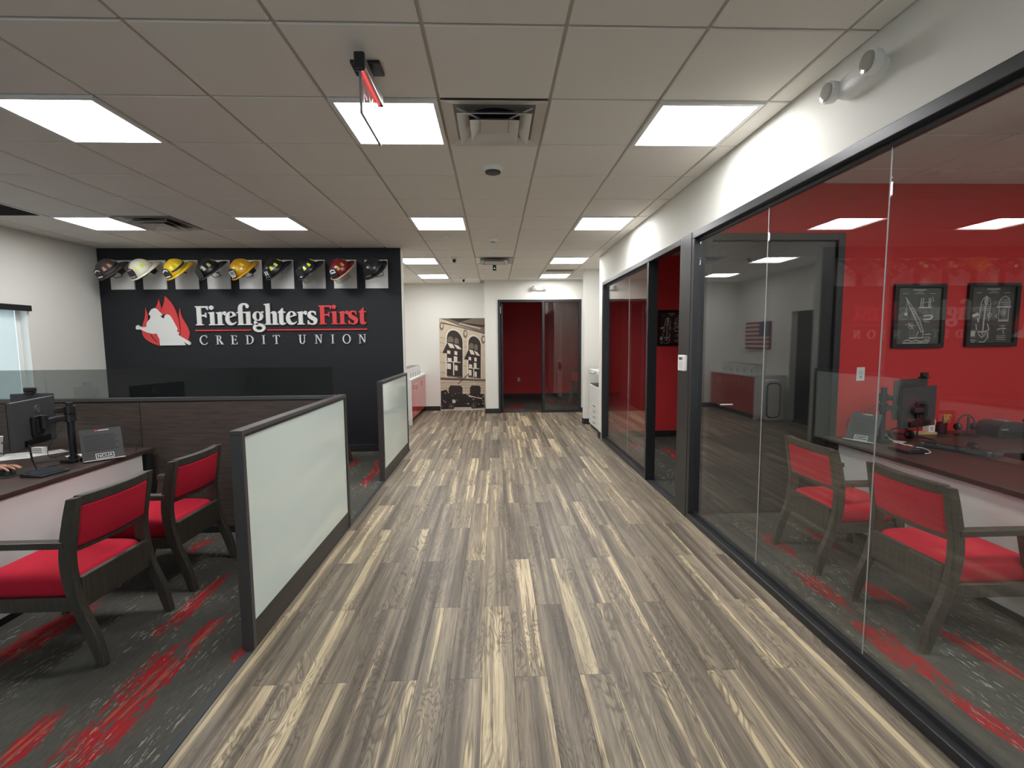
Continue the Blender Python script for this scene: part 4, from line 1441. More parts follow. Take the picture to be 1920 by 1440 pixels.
# wooden calendar block on its tray
t = thing('calendar_block', 'small wooden desk calendar with a white cube reading 0', 'desk calendar', (3.74, 3.93, D))
WOOD = mat('pale_wood', (206, 170, 116), 0.5)
MB().box(-0.11, 0.06, -0.035, 0.035, 0, 0.018).build('tray', WOOD, t, world=False, bevel=0.002)
MB().box(-0.012, 0.046, -0.025, 0.033, 0.018, 0.076).build('cube', PAPER, t, world=False, bevel=0.002)
MB().box(-0.016, 0.056, -0.02, 0.03, 0.077, 0.098).build('lid_block', WOOD, t, world=False, bevel=0.002)
text('0', 0.045, 'lettering', mat('calendar_ink', (60, 70, 110), 0.5), t, frame_mat((0.017, -0.0256, 0.047), (1, 0, 0), (0, 0, 1)))
# black desk phone / printer lump
t = thing('receipt_printer', 'black rounded receipt printer on the return by the red wall', 'printer', (4.27, 3.80, D))
prof = catmull([(-0.13, 0, 1), (0.13, 0, 1), (0.135, 0.05), (0.12, 0.105), (0.06, 0.125), (-0.05, 0.13), (-0.115, 0.11), (-0.135, 0.06)], 4)
MB().prism(prof, (0, 0.10, 0), (1, 0, 0), (0, 0, 1), 0.20).build('body', BLACKP, t, world=False, bevel=0.008)
MB().box(-0.10, 0.10, -0.104, -0.098, 0.025, 0.045).build('paper_slot', BLACKG, t, world=False)
MB().box(-0.12, -0.06, -0.103, -0.099, 0.065, 0.075).build('badge', SILVER, t, world=False)
MB().obox((-0.03, -0.01, 0.133), (0.05, 0.1, 0.012), (0, 0.1, 0)).build('latch', GREYP, t, world=False, bevel=0.003)
t = thing('desk_phone', 'black desk phone with a handset beside the receipt printer', 'phone', (4.58, 3.75, D))
MB().add([(-0.11, -0.11, 0), (0.11, -0.11, 0), (0.11, 0.11, 0), (-0.11, 0.11, 0), (-0.11, -0.11, 0.03), (0.11, -0.11, 0.03), (0.11, 0.11, 0.10), (-0.11, 0.11, 0.10)],
         [(3, 2, 1, 0), (4, 5, 6, 7), (0, 1, 5, 4), (1, 2, 6, 5), (2, 3, 7, 6), (3, 0, 4, 7)]).build('base', BLACKP, t, world=False, bevel=0.006)
MB().obox((-0.07, 0, 0.095), (0.045, 0.2, 0.03), (0.3, 0, 0)).build('handset', BLACKP, t, world=False, bevel=0.01)
MB().obox((0.04, 0.05, 0.088), (0.10, 0.06, 0.004), (0.31, 0, 0)).build('display', mat('phone_lcd', (190, 196, 192), 0.3), t, world=False)
flat_sheet('document', 'white envelope beside the monitor arm in the glazed office', 'paper', (3.22, 3.63, D), 0.12, 0.08, 0.6, PAPER)
flat_sheet('sticky_note', 'pale yellow sticky note beside the headset', 'note', (3.19, 3.50, D), 0.07, 0.05, 0.9, mat('note_yellow', (220, 208, 150), 0.8))
cable('white cable curving past the signature pad in the glazed office', [(3.14, 3.66, 0.80), (3.12, 3.58, 0.77), (3.16, 3.48, 0.745), (3.2, 3.38, 0.745), (3.14, 3.26, 0.745), (3.06, 3.22, 0.745)], 0.003, WHITEP)
cable('black cables hanging from the monitor in the glazed office', [(3.12, 3.66, 1.05), (3.17, 3.6, 0.95), (3.25, 3.52, 0.93), (3.3, 3.48, 0.96)], 0.003)
cable('black cable running from the sign to the arm by the red wall', [(3.06, 3.68, 1.03), (3.0, 3.76, 0.95), (2.95, 3.83, 0.88), (2.98, 3.86, 0.745)], 0.002)
# light switch, outlets, keypad
t = thing('light_switch', 'white rocker light switch on the red office wall', 'light switch', (3.25, 4.1, 1.253))
MB().box(-0.037, 0.037, -0.006, 0, -0.06, 0.06).build('plate', WHITEP, t, world=False, bevel=0.003)
MB().box(-0.018, 0.018, -0.010, -0.006, -0.034, 0.034).build('rocker', mat('rocker', (214, 214, 208), 0.4), t, world=False, bevel=0.002)
MB().box(-0.008, 0.008, -0.0108, -0.010, -0.03, -0.022).build('indicator', DARKG, t, world=False)
t = thing('wall_outlet', 'white electrical outlet on the red wall of the far dark room', 'outlet', (0.68, 13.35, 0.50))
MB().box(-0.035, 0.035, -0.006, 0, -0.055, 0.055).build('plate', WHITEP, t, world=False, bevel=0.003)
for z in (-0.022, 0.022):
    MB().box(-0.015, 0.015, -0.009, -0.006, z - 0.014, z + 0.014).build('socket', GREYP, t, world=False, bevel=0.002)
t = thing('alarm_keypad', 'white alarm keypad on the dark post between the office fronts', 'keypad', (1.677, 4.15, 1.366))
MB().box(-0.028, 0, -0.075, 0.075, -0.07, 0.07).build('housing', WHITEP, t, world=False, bevel=0.008, seg=3)
MB().box(-0.0295, -0.0275, -0.03, 0.045, 0.028, 0.05).build('display', DARKG, t, world=False)
MB().box(-0.0295, -0.0275, -0.04, 0.05, -0.052, 0.012).build('key_cover', mat('keypad_cover', (214, 213, 208), 0.4), t, world=False, bevel=0.001)

# ------------------------------------------------------------------ sign on the black wall
U = 0.007357 / 10.971            # metres per drawing unit of the lettering
SGX, SGZ = -4.163, 1.832         # left end and base line of the name
SY = YB - 0.004
C1 = 1
GLYPH = {
    'F': [[(0, 0, 1), (155, 0, 1), (155, 18, 1), (118, 30, 1), (118, 182, 1), (185, 182, 1), (205, 158, 1), (222, 158, 1), (222, 262, 1), (205, 262, 1), (185, 217, 1), (118, 217, 1), (118, 360, 1),
           (215, 360, 1), (248, 315, 1), (265, 315, 1), (265, 395, 1), (0, 395, 1), (0, 375, 1), (28, 365, 1), (28, 30, 1), (0, 18, 1)]],
    'i': [[(0, 0, 1), (145, 0, 1), (145, 18, 1), (115, 28, 1), (115, 278, 1), (0, 262, 1), (0, 245, 1), (30, 235, 1), (30, 28, 1), (0, 18, 1)], ell(66, 362, 44, 44, 20)],
    'r': [[(0, 0, 1), (150, 0, 1), (150, 18, 1), (113, 28, 1), (113, 190, 1), (125, 222), (140, 232), (155, 215), (175, 200), (194, 206), (202, 228), (202, 262), (190, 282), (165, 284), (138, 268), (113, 230, 1), (113, 278, 1),
           (0, 262, 1), (0, 245, 1), (28, 235, 1), (28, 28, 1), (0, 18, 1)]],
    'e': [[(80, 190, 1), (78, 145, 1), (85, 100), (105, 60), (140, 42), (180, 48), (210, 68, 1), (222, 62, 1), (215, 45), (170, 8), (115, -5), (60, 8), (15, 60), (0, 130), (15, 200), (60, 262), (115, 282), (112, 262, 1), (92, 240)],
          [(78, 145, 1), (220, 193, 1), (205, 235), (165, 272), (115, 282, 1), (112, 262, 1), (132, 256), (150, 225), (150, 197, 1), (79, 172, 1)]],
    'fi': [[(0, 0, 1), (150, 0, 1), (150, 18, 1), (110, 28, 1), (110, 245, 1), (180, 245, 1), (180, 28, 1), (155, 18, 1), (155, 0, 1), (300, 0, 1), (300, 18, 1), (265, 28, 1), (265, 282, 1), (240, 275, 1), (110, 272, 1), (110, 330),
            (118, 385), (140, 412), (162, 412), (176, 395), (182, 365), (200, 347), (222, 347), (243, 364), (245, 392), (225, 428), (180, 450), (130, 452), (75, 435), (35, 390), (22, 330), (22, 272, 1), (-15, 265, 1), (-15, 245, 1), (22, 245, 1), (22, 28, 1), (0, 18, 1)]],
    'h': [[(0, 0, 1), (145, 0, 1), (145, 18, 1), (112, 28, 1), (112, 215, 1), (135, 238), (155, 232), (165, 200), (165, 28, 1), (150, 18, 1), (150, 0, 1), (285, 0, 1), (285, 18, 1), (252, 28, 1), (252, 205), (240, 258), (205, 282), (160, 275), (112, 240, 1),
           (112, 445, 1), (-5, 430, 1), (-5, 412, 1), (28, 402, 1), (28, 28, 1), (0, 18, 1)]],
    't': [[(5, 245, 1), (30, 245, 1), (30, 70), (40, 20), (75, -5), (115, -5), (150, 10), (168, 35, 1), (160, 45, 1), (140, 38), (122, 50), (115, 80), (115, 245, 1), (160, 245, 1), (160, 275, 1), (115, 275, 1), (115, 345, 1), (95, 345, 1), (60, 300, 1), (5, 262, 1)]],
    's': [[(180, 270, 1), (180, 195, 1), (165, 195, 1), (150, 232), (115, 253), (86, 244), (76, 220), (90, 196), (140, 165), (190, 130), (205, 85), (190, 30), (140, -3), (80, -5), (35, 8), (5, 0, 1), (5, 90, 1), (22, 90, 1), (40, 46), (80, 24), (113, 27), (128, 50), (116, 80),
           (70, 106), (20, 146), (5, 195), (22, 250), (70, 282), (120, 283)]],
}


def glyph_mesh(mb, key, ox):
    if key == 'g':
        P = lambda pts: [(x * U, y * U) for x, y in pts]
        o = (SGX + ox, SY, SGZ)
        mb.ring(P(ell(110, 182, 108, 100)), P(ell(110, 182, 40, 78)), o, (1, 0, 0), (0, 0, 1), 0.022)
        mb.ring(P(ell(125, -58, 128, 94)), P(ell(125, -66, 68, 38)), o, (1, 0, 0), (0, 0, 1), 0.022)
        mb.prism(P(catmull([(60, 100), (30, 75), (22, 40), (50, 10), (110, 5), (110, 40), (80, 55), (80, 75), (110, 90)], 4)), o, (1, 0, 0), (0, 0, 1), 0.022)
        mb.prism(P([(160, 255), (205, 285), (226, 282), (222, 245), (190, 250)]), o, (1, 0, 0), (0, 0, 1), 0.022)
        return
    for loop in GLYPH[key]:
        pts = catmull(loop, 5) if any(len(p) > 2 for p in loop) else loop
        mb.prism([(x * U, y * U) for x, y in pts], (SGX + ox, SY, SGZ), (1, 0, 0), (0, 0, 1), 0.022)


sign = thing('wall_sign', 'raised lettering and flame emblem reading FirefightersFirst Credit Union', 'sign', (-3.3, SY, 1.56))


def put(key, zx, second, m):
    px = (525 if second else 355) + zx / 10.971
    mb = MB()
    glyph_mesh(mb, key, (px - 366) * 0.007357)
    mb.build('letter', m, sign)


for key, zx, sec in (('F', 140, 0), ('i', 405, 0), ('r', 562, 0), ('e', 745, 0), ('fi', 990, 0), ('g', 1300, 0), ('h', 1548, 0), ('t', 1815, 0), ('e', 120, 1), ('r', 352, 1), ('s', 560, 1)):
    put(key, zx, sec, LETW)
for key, zx, sec in (('F', 800, 1), ('i', 1052, 1), ('r', 1213, 1), ('s', 1403, 1), ('t', 1620, 1)):
    put(key, zx, sec, LETR)
MB().box(-4.165, -3.405, SY - 0.018, SY + 0.003, 1.752, 1.770).build('rule', LETR, sign)
MB().box(-3.185, -1.792, SY - 0.018, SY + 0.003, 1.752, 1.770).build('rule', LETR, sign)
# thin capitals: stems (a), hairlines (b), cap height 190
CH, A, B = 190.0, 24.0, 11.0


def rect(x0, x1, y0, y1):
    return [(x0, y0), (x1, y0), (x1, y1), (x0, y1)]


def arc_band(cx, cy, rx, ry, tx, ty, a0, a1, n=20):
    o = [(cx + rx * math.cos(a0 + (a1 - a0) * i / n), cy + ry * math.sin(a0 + (a1 - a0) * i / n)) for i in range(n + 1)]
    q = [(cx + (rx - tx) * math.cos(a0 + (a1 - a0) * i / n), cy + (ry - ty) * math.sin(a0 + (a1 - a0) * i / n)) for i in range(n + 1)]
    return o + q[::-1]


CAPS = {
    'C': [arc_band(92, 95, 92, 100, 26, 12, math.radians(42), math.radians(318), 28), rect(135, 146, 140, 190), rect(138, 152, 20, 45)],
    'R': [rect(28, 28 + A, 0, CH), rect(0, 72, 0, 9), rect(0, 70, CH - 9, CH), arc_band(62, 142, 52, 48, A, B, -PI / 2, PI / 2), rect(40, 66, 94, 105), rect(40, 66, CH - 11, CH), [(66, 98), (92, 98), (150, 9), (158, 9), (158, 0), (118, 0)]],
    'E': [rect(22, 22 + A, 0, CH), rect(0, 125, 0, 11), rect(0, 118, CH - 11, CH), rect(40, 95, 92, 103), rect(114, 127, 0, 48), rect(106, 118, 148, CH), rect(88, 98, 76, 120)],
    'D': [rect(22, 22 + A, 0, CH), rect(0, 62, 0, 11), rect(0, 62, CH - 11, CH), arc_band(62, 95, 98, 95, 26, 11, -PI / 2, PI / 2)],
    'I': [rect(22, 22 + A, 0, CH), rect(0, 68, 0, 9), rect(0, 68, CH - 9, CH)],
    'T': [rect(58, 58 + A, 0, CH), rect(36, 104, 0, 9), rect(0, 140, CH - 11, CH), rect(0, 10, 148, CH), rect(130, 140, 148, CH)],
    'U': [rect(22, 22 + A, 62, CH), rect(0, 66, CH - 9, CH), rect(118, 130, 62, CH), rect(98, 158, CH - 9, CH), arc_band(76, 62, 54, 66, 22, 13, PI, 2 * PI)],
    'N': [rect(24, 36, 0, CH), rect(0, 60, 0, 9), rect(0, 48, CH - 9, CH), rect(128, 140, 0, CH), rect(104, 160, CH - 9, CH), [(22, CH), (50, CH), (140, 22), (140, 0), (128, 0)]],
    'O': None,
}
for key, zx, sec in (('C', 190, 0), ('R', 515, 0), ('E', 828, 0), ('D', 1132, 0), ('I', 1465, 0), ('T', 1692, 0), ('U', 355, 1), ('N', 690, 1), ('I', 1030, 1), ('O', 1270, 1), ('N', 1600, 1)):
    px = (525 if sec else 355) + zx / 10.971
    o = (SGX + (px - 366) * 0.007357, SY, 1.563)
    mb = MB()
    if key == 'O':
        mb.ring([(x * U, y * U) for x, y in ell(84, 95, 84, 100)], [(x * U, y * U) for x, y in ell(84, 95, 60, 88)], o, (1, 0, 0), (0, 0, 1), 0.016)
    else:
        for poly in CAPS[key]:
            mb.prism([(x * U, y * U) for x, y in poly], o, (1, 0, 0), (0, 0, 1), 0.016)
    mb.build('letter', LETW, sign)


def logo(pts):
    return [((160 + x / 6.0 - 366) * 0.007357, (610 - (440 + y / 6.0)) * 0.00737) for x, y in pts]


LO = (SGX, SY, SGZ)
for fl in ([(695, 820, 1), (712, 880), (714, 950), (705, 1040), (760, 1100), (850, 1150, 1), (850, 1246, 1), (800, 1240), (730, 1210), (670, 1165), (645, 1115), (642, 1050), (660, 990), (682, 930), (692, 870)],
           [(848, 720, 1), (862, 780), (872, 845), (850, 880), (812, 825), (825, 790), (840, 755)],
           [(920, 690, 1), (960, 730), (1000, 790), (1030, 860), (1050, 940), (1060, 1020), (1058, 1110), (1000, 1010), (940, 920), (870, 885, 1), (865, 850), (885, 810), (905, 760)],
           [(1075, 825, 1), (1085, 900), (1110, 960), (1145, 1030), (1165, 1090), (1160, 1140), (1135, 1188), (1060, 1145, 1), (1070, 1060), (1066, 980), (1062, 900)]):
    MB().prism(logo([p[:2] for p in catmull(fl, 5)]), LO, (1, 0, 0), (0, 0, 1), 0.012).build('flame', LETR, sign)
fig = [(580, 1050), (585, 1020), (605, 1012), (625, 1030), (670, 1036), (700, 1030), (703, 990), (725, 962), (745, 942), (752, 908), (733, 893), (745, 868), (765, 838), (800, 822), (835, 838), (855, 868), (880, 890), (880, 905), (860, 912), (868, 930), (900, 942), (905, 912), (935, 893),
       (965, 905), (985, 940), (1002, 975), (1030, 1035), (1040, 1060), (1030, 1085), (1055, 1105), (1045, 1128), (1165, 1205), (1174, 1232), (1155, 1243), (1100, 1205), (1118, 1243), (835, 1243), (832, 1170), (805, 1110), (760, 1112), (700, 1095), (660, 1076), (625, 1060), (590, 1062)]
MB().prism(logo(fig), LO, (1, 0, 0), (0, 0, 1), 0.022).build('figure', LETW, sign)
MB().prism(logo([(728, 1112), (745, 1150), (790, 1205), (800, 1203), (760, 1155), (738, 1115)]), LO, (1, 0, 0), (0, 0, 1), 0.0135).build('flame_gap', BLACKWALL, sign)

# ------------------------------------------------------------------ helmets on white plates
PLATE = mat('plate_white', (222, 221, 217), 0.4)


def helmet(name, label, c, yaw, pitch, shell, shield, marks, trim, ribs=4, style=''):
    """local: front +x, up +z; brim long at the back"""
    t = thing(name, label, 'helmet', c, yaw, "firefighters' helmets along the black wall")
    t.rotation_euler = Euler((0.22, pitch, yaw), 'XYZ')
    aa, bb, hh = 0.150, 0.122, 0.150

    def dome(u, v):
        a = 2 * PI * u
        e = v * PI / 2
        ce = math.cos(e) ** 0.85
        rib = 1 + 0.018 * (abs(math.cos(ribs * a)) ** 12)
        return (aa * math.cos(a) * ce * rib, bb * math.sin(a) * ce * rib, hh * math.sin(e) * rib)
    MB().grid(dome, 64, 14, True).build('shell', shell, t, world=False, smooth=True, solid=0.004)

    def brim(u, v):
        a = 2 * PI * u
        bk = ((1 - math.cos(a)) / 2) ** 3
        w = 0.034 + 0.105 * bk
        k = v
        r = w * k
        dz = -0.012 * k * k - 0.050 * bk * k * k
        return ((aa + r) * math.cos(a), (bb + 0.040 * k * (1 - 0.5 * bk)) * math.sin(a), dz)
    MB().grid(brim, 64, 5, True).build('brim', shell, t, world=False, smooth=True, solid=0.006)
    ring = [(((aa + 0.034 + 0.105 * ((1 - math.cos(a)) / 2) ** 3) * math.cos(a)), (bb + 0.040 * (1 - 0.5 * ((1 - math.cos(a)) / 2) ** 3)) * math.sin(a), -0.012 - 0.050 * ((1 - math.cos(a)) / 2) ** 3) for a in [2 * PI * k / 48 for k in range(49)]]
    MB().tube(ring, 0.0055, 6).build('brim_edge', trim, t, world=False, smooth=True)
    # front shield
    sh = catmull([(-0.048, 0.0, 1), (0.048, 0.0, 1), (0.058, 0.06), (0.05, 0.105, 1), (0.0, 0.128), (-0.05, 0.105, 1), (-0.058, 0.06)], 4)
    up = Vector((-0.34, 0, 0.94)).normalized()
    o = Vector((aa + 0.018, 0, 0.004))
    s = MB().prism(sh, tuple(o), (0, 1, 0), tuple(up), 0.006).build('front_shield', BLACKP if shield != 'tan' else mat('shield_tan', (120, 80, 70), 0.5), t, world=False)
    if marks:
        for poly, mm in marks:
            MB().prism(poly, tuple(o + Vector((0.94, 0, 0.34)).normalized() * 0.006), (0, 1, 0), tuple(up), 0.002).build('shield_mark', mm, s, world=False)
    # crown comb
    MB().tube([(aa * 1.01 * math.cos(e), 0, hh * 1.03 * math.sin(e)) for e in [0.25 + 2.6 * k / 12 for k in range(13)]], 0.006, 6).build('comb', shell, t, world=False, smooth=True)
    return t


def patches(t, m, angles, z0=0.42, z1=0.75, w=0.16):
    aa, bb, hh = 0.153, 0.125, 0.153
    for a in angles:
        def f(u, v):
            b = a + (u - 0.5) * 2 * w * (1.0 - 0.35 * v)
            e = z0 + (z1 - z0) * v
            ce = math.cos(e) ** 0.85
            return (aa * math.cos(b) * ce * 1.015, bb * math.sin(b) * ce * 1.015, hh * math.sin(e) * 1.015)
        MB().grid(f, 4, 3).build('reflective_patch', m, t, world=False, solid=0.002)


def extras(t, kind):
    if 'goggles' in kind:
        MB().tube([(0.13 * math.cos(a), 0.13 * math.sin(a), 0.05) for a in [2 * PI * k / 24 for k in range(25)]], 0.011, 8).build('strap', BLACKP, t, world=False)
    if 'flaps' in kind:
        for s in (-1, 1):
            MB().add([(-0.10, s * 0.10, -0.01), (0.02, s * 0.11, -0.01), (0.0, s * 0.105, -0.09), (-0.09, s * 0.09, -0.10)], [(0, 1, 2, 3)]).build('ear_flap', BLACKP, t, world=False, solid=0.006)
    if 'chin' in kind:
        MB().tube([(-0.02, 0.11, -0.01), (-0.02, 0.06, -0.12), (-0.02, -0.06, -0.12), (-0.02, -0.11, -0.01)], 0.005, 6).build('chin_strap', BLACKP, t, world=False)
    if 'visor' in kind:
        def f(u, v):
            a = (u - 0.5) * 2.4
            return ((0.155 + 0.012 * v) * math.cos(a), (0.135 + 0.01 * v) * math.sin(a), 0.01 - 0.11 * v)
        MB().grid(f, 16, 4).build('visor', glass_material('visor_glass', (0.72, 0.68, 0.62)), t, world=False, smooth=True)


LIME = mat('lime_patch', (214, 224, 70), 0.35)
ORG = mat('salmon_patch', (214, 140, 120), 0.5)
PALE = mat('pale_lime_patch', (190, 196, 140), 0.4)
GOLDP = mat('gold_patch', (188, 150, 60), 0.4)
HB = mat('helmet_black', (30, 31, 34), 0.3, spec=0.6)
HG = mat('helmet_charcoal', (74, 68, 68), 0.6)
HW = mat('helmet_white', (226, 224, 204), 0.3, coat=0.3)
HY = mat('helmet_yellow', (222, 184, 40), 0.28, coat=0.3)
HY2 = mat('helmet_amber', (216, 160, 34), 0.28, coat=0.3)
HR = mat('helmet_red', (112, 24, 30), 0.32, coat=0.3)
WHITEM = mat('mark_white', (236, 236, 234), 0.4)
arcT = [(-0.046, 0.085), (-0.03, 0.104), (0, 0.112), (0.03, 0.104), (0.046, 0.085), (0.038, 0.078), (0.02, 0.092), (0, 0.097), (-0.02, 0.092), (-0.038, 0.078)]
barB = [(-0.038, 0.012), (0.038, 0.012), (0.042, 0.026), (-0.042, 0.026)]
sq = lambda x0, x1, y0, y1: [(x0, y0), (x1, y0), (x1, y1), (x0, y1)]
frame9 = [sq(-0.046, 0.046, 0.03, 0.095)]
HEL = [
    ('charcoal helmet with salmon patches at the corner, leftmost of the nine', HG, '', [(arcT, WHITEM), (barB, WHITEM)], BLACKP, ORG, 'flaps goggles chin'),
    ('cream white helmet with lime patches and a pale rim', HW, '', [(barB, ORG), (sq(-0.03, 0.03, 0.10, 0.112), ORG)], HW, LIME, 'flaps'),
    ('bright yellow helmet with a white arc on its black shield', HY, '', [(arcT, WHITEM), (barB, WHITEM)], HY, mat('yellow_patch', (232, 222, 60), 0.35), 'goggles'),
    ('black helmet with pale patches between the two yellow helmets', HB, '', [], DARKG, PALE, 'chin'),
    ('amber yellow helmet with a white framed shield and hanging chin strap', HY2, '', [(frame9[0], WHITEM), (sq(-0.038, 0.038, 0.038, 0.086), BLACKP), (sq(-0.03, 0.03, 0.05, 0.074), GREYP), (barB, WHITEM)], HY2, mat('yellow_patch2', (236, 222, 70), 0.35), 'flaps chin'),
    ('black helmet with lime patches and 11 on its shield', HB, '', [(sq(-0.026, -0.008, 0.035, 0.088), WHITEM), (sq(0.008, 0.026, 0.035, 0.088), WHITEM), (sq(-0.035, 0.035, 0.010, 0.016), GREYP)], DARKG, LIME, ''),
    ('black helmet with lime patches and a clear visor', HB, '', [(sq(-0.02, 0.016, 0.006, 0.02), WHITEM)], DARKG, LIME, 'visor'),
    ('dark red helmet with a white banded shield and clear visor', HR, '', [(arcT, WHITEM), (sq(-0.042, 0.042, 0.058, 0.074), WHITEM)], mat('rim_cream', (206, 200, 160), 0.4), GOLDP, 'visor'),
    ('plain black helmet at the end of the wall, rightmost of the nine', HB, '', [(barB, mat('mark_bronze', (110, 98, 76), 0.5))], BLACKP, None, 'goggles chin')]
HXS = [-5.075, -4.657, -4.209, -3.787, -3.362, -2.922, -2.493, -2.063, -1.623]
ORD = ['first', 'second', 'third', 'fourth', 'fifth', 'sixth', 'seventh', 'eighth', 'ninth']
for i, (lab, shell, sh, marks, trim, pm, ex) in enumerate(HEL):
    xr = -4.945 + 0.433 * i
    pl = thing('helmet_plate', 'white square wall plate behind the %s' % ('%s helmet counted from the corner' % ORD[i]), 'wall plate', (xr - 0.1575, YB, 2.33), group='white plates behind the helmets')
    MB().box(-0.1575, 0.1575, -0.018, 0, 0, 0.395).build('plate', PLATE, pl, world=False, bevel=0.002)
    MB().tube([(0, -0.018, 0.22), (0, -0.13, 0.23), (0, -0.16, 0.26)], 0.008, 8).build('bracket', BLACKP, pl, world=False)
    MB().lathe([(0.05, 0), (0.055, 0.012), (0.03, 0.02), (0.01, 0.022)], c=(0, -0.15, 0.25), seg=20).build('rest', BLACKP, pl, world=False)
    yaw = math.radians([-98, -100, -103, -108, -108, -110, -111, -108, -106][i])
    h = helmet('fire_helmet', lab, (HXS[i] + 0.02, 6.575, 2.545), yaw, math.radians(44), shell, sh, marks, trim, style='')
    if pm:
        patches(h, pm, (0.75, 1.35, 2.3, -0.75, -1.35, -2.3))
    extras(h, ex)

# ------------------------------------------------------------------ mural
mur = thing('photo_mural', 'tall sepia photo mural of an old stone building with vehicles', 'mural', (-0.73, 10.9, 0.02))
MX0, MX1, MZ0, MZ1, MY = -1.245, -0.205, 0.028, 2.106, 10.895
MB().box(MX0, MX1, MY, 10.8995, MZ0, MZ1).build('sheet', mat('sepia_stone', (208, 193, 168), 0.7, vary=(14, 0.16)), mur)


def mz(zx, zy):
    return (MX0 + (zx - 98 - (zy - 112) * 0.021) / 622 * (MX1 - MX0), MZ1 - (zy - 112) / 1233.0 * (MZ1 - MZ0))


_layer = [0]


def print_poly(pts, m, name='print_shape'):
    _layer[0] += 1
    poly = []
    for p in pts:
        x, z = mz(*p)
        poly.append((min(max(x, MX0), MX1), min(max(z, MZ0), MZ1)))
    MB().prism(poly, (0, MY - 0.00006 * _layer[0], 0), (1, 0, 0), (0, 0, 1), 0.0004).build(name, m, mur)


SD = mat('sepia_dark', (52, 44, 40), 0.7)
SM = mat('sepia_mid', (120, 106, 92), 0.7)
SL = mat('sepia_light', (214, 202, 184), 0.7)
SV = mat('sepia_pale', (228, 218, 204), 0.7)
print_poly([(100, 112), (720, 112), (720, 330), (560, 270), (380, 215), (220, 150)], SM, 'cornice')
print_poly([(220, 112), (720, 112), (720, 215), (700, 235), (560, 215), (380, 170)], SD, 'cornice')
print_poly([(380, 165), (560, 112), (720, 112), (720, 200), (690, 205)], SM, 'cornice')
for k in range(14):
    print_poly([(375 + k * 21, 170 + k * 5.2), (386 + k * 21, 173 + k * 5.2), (386 + k * 21, 195 + k * 5.2), (375 + k * 21, 192 + k * 5.2)], SV, 'dentil')
print_poly([(120, 175), (300, 215), (700, 320), (720, 330), (720, 316), (420, 235), (130, 160)], SD, 'moulding')
for y in (360, 430, 560, 690, 830):
    print_poly([(105, y), (215, y + 25), (215, y + 29), (105, y + 5)], SM, 'stone_joint')
    print_poly([(430, y + 60), (500, y + 76), (500, y + 80), (430, y + 64)], SM, 'stone_joint')


def arch(x0, x1, ytop, ybot, slant):
    w = x1 - x0
    pts = [(x0, ybot)] + [(x0 + w / 2 - w / 2 * math.cos(a), ytop + w * 0.62 - w * 0.62 * math.sin(a) + slant * (1 - math.cos(a)) / 2) for a in [PI * k / 12 for k in range(13)]] + [(x1, ybot + slant * 0.6)]
    return pts


for x0, x1, yt, yb, sl in ((205, 420, 245, 890, 60), (498, 668, 335, 905, 45)):
    print_poly(arch(x0 - 18, x1 + 8, yt - 22, yb + 12, sl), SV, 'arch_trim')
    print_poly(arch(x0, x1, yt, yb, sl), SD, 'arch_window')
    w = x1 - x0
    print_poly(arch(x0 + 8, x0 + w * 0.42, yt + 105, yt + 185, 8), SM, 'window_light')
    print_poly(arch(x0 + w * 0.48, x0 + w * 0.74, yt + 125, yt + 205, 8), SM, 'window_light')
    # awnings
    print_poly([(x0 - 60, yt + 330), (x0 + 5, yt + 190), (x0 + 10, yt + 340)], SD, 'awning_side')
    print_poly([(x0 + 8, yt + 195), (x0 + w * 0.36, yt + 210), (x0 + w * 0.50, yt + 268), (x0 + w * 0.20, yt + 262)], SV, 'awning')
    print_poly([(x0 + w * 0.44, yt + 215), (x0 + w * 0.70, yt + 232), (x0 + w * 0.95, yt + 285), (x0 + w * 0.66, yt + 278)], SV, 'awning')
    for a, b, c, e in ((0.02, 0.22, 295, 338), (0.48, 0.66, 305, 355), (0.05, 0.30, 395, 440), (0.44, 0.66, 375, 450), (0.02, 0.26, 470, 545), (0.50, 0.68, 495, 565), (0.40, 0.47, 455, 630)):
        print_poly([(x0 + w * a, yt + c), (x0 + w * b, yt + c + 8), (x0 + w * b, yt + e + 8), (x0 + w * a, yt + e)], SV, 'window_light')
    print_poly([(x0 - 6, yt + 440), (x1 - w * 0.12, yt + 455), (x1 - w * 0.12, yt + 465), (x0 - 6, yt + 452)], SV, 'mullion')
    print_poly([(x0 + 6, yb - 8), (x1 - 10, yb + 12), (x1 - 10, yb + 26), (x0 + 6, yb + 8)], SM, 'balustrade')
for cx, cy in ((135, 215), (455, 320), (700, 400)):
    print_poly(ell(cx, cy, 28, 58, 14), SM, 'medallion')
    print_poly(ell(cx + 3, cy - 4, 14, 32, 12), SL, 'medallion')
print_poly([(118, 905), (735, 938), (735, 960), (118, 930)], SM, 'band_course')
print_poly([(118, 928), (735, 957), (735, 965), (118, 938)], SD, 'band_course')
for y in (975, 1010, 1050, 1090):
    print_poly([(120, y), (730, y + 6), (730, y + 10), (120, y + 4)], SM, 'stone_joint')
print_poly([(505, 855), (512, 862), (365, 1000), (350, 1000)], SD, 'flagpole')
print_poly([(228, 1160), (232, 1050), (258, 1018), (395, 1022), (420, 1050), (420, 1160)], SD, 'gateway')
print_poly([(520, 1160), (522, 1050), (545, 1022), (650, 1026), (668, 1050), (668, 1160)], SD, 'gateway')
print_poly([(125, 1090), (200, 1075), (230, 1130), (720, 1140), (728, 1345), (125, 1345)], mat('sepia_black', (40, 35, 33), 0.7), 'vehicles')
print_poly([(310, 1318), (540, 1318), (600, 1335), (725, 1328), (728, 1345), (125, 1345), (300, 1338)], SL, 'street')
rv = random.Random(3)
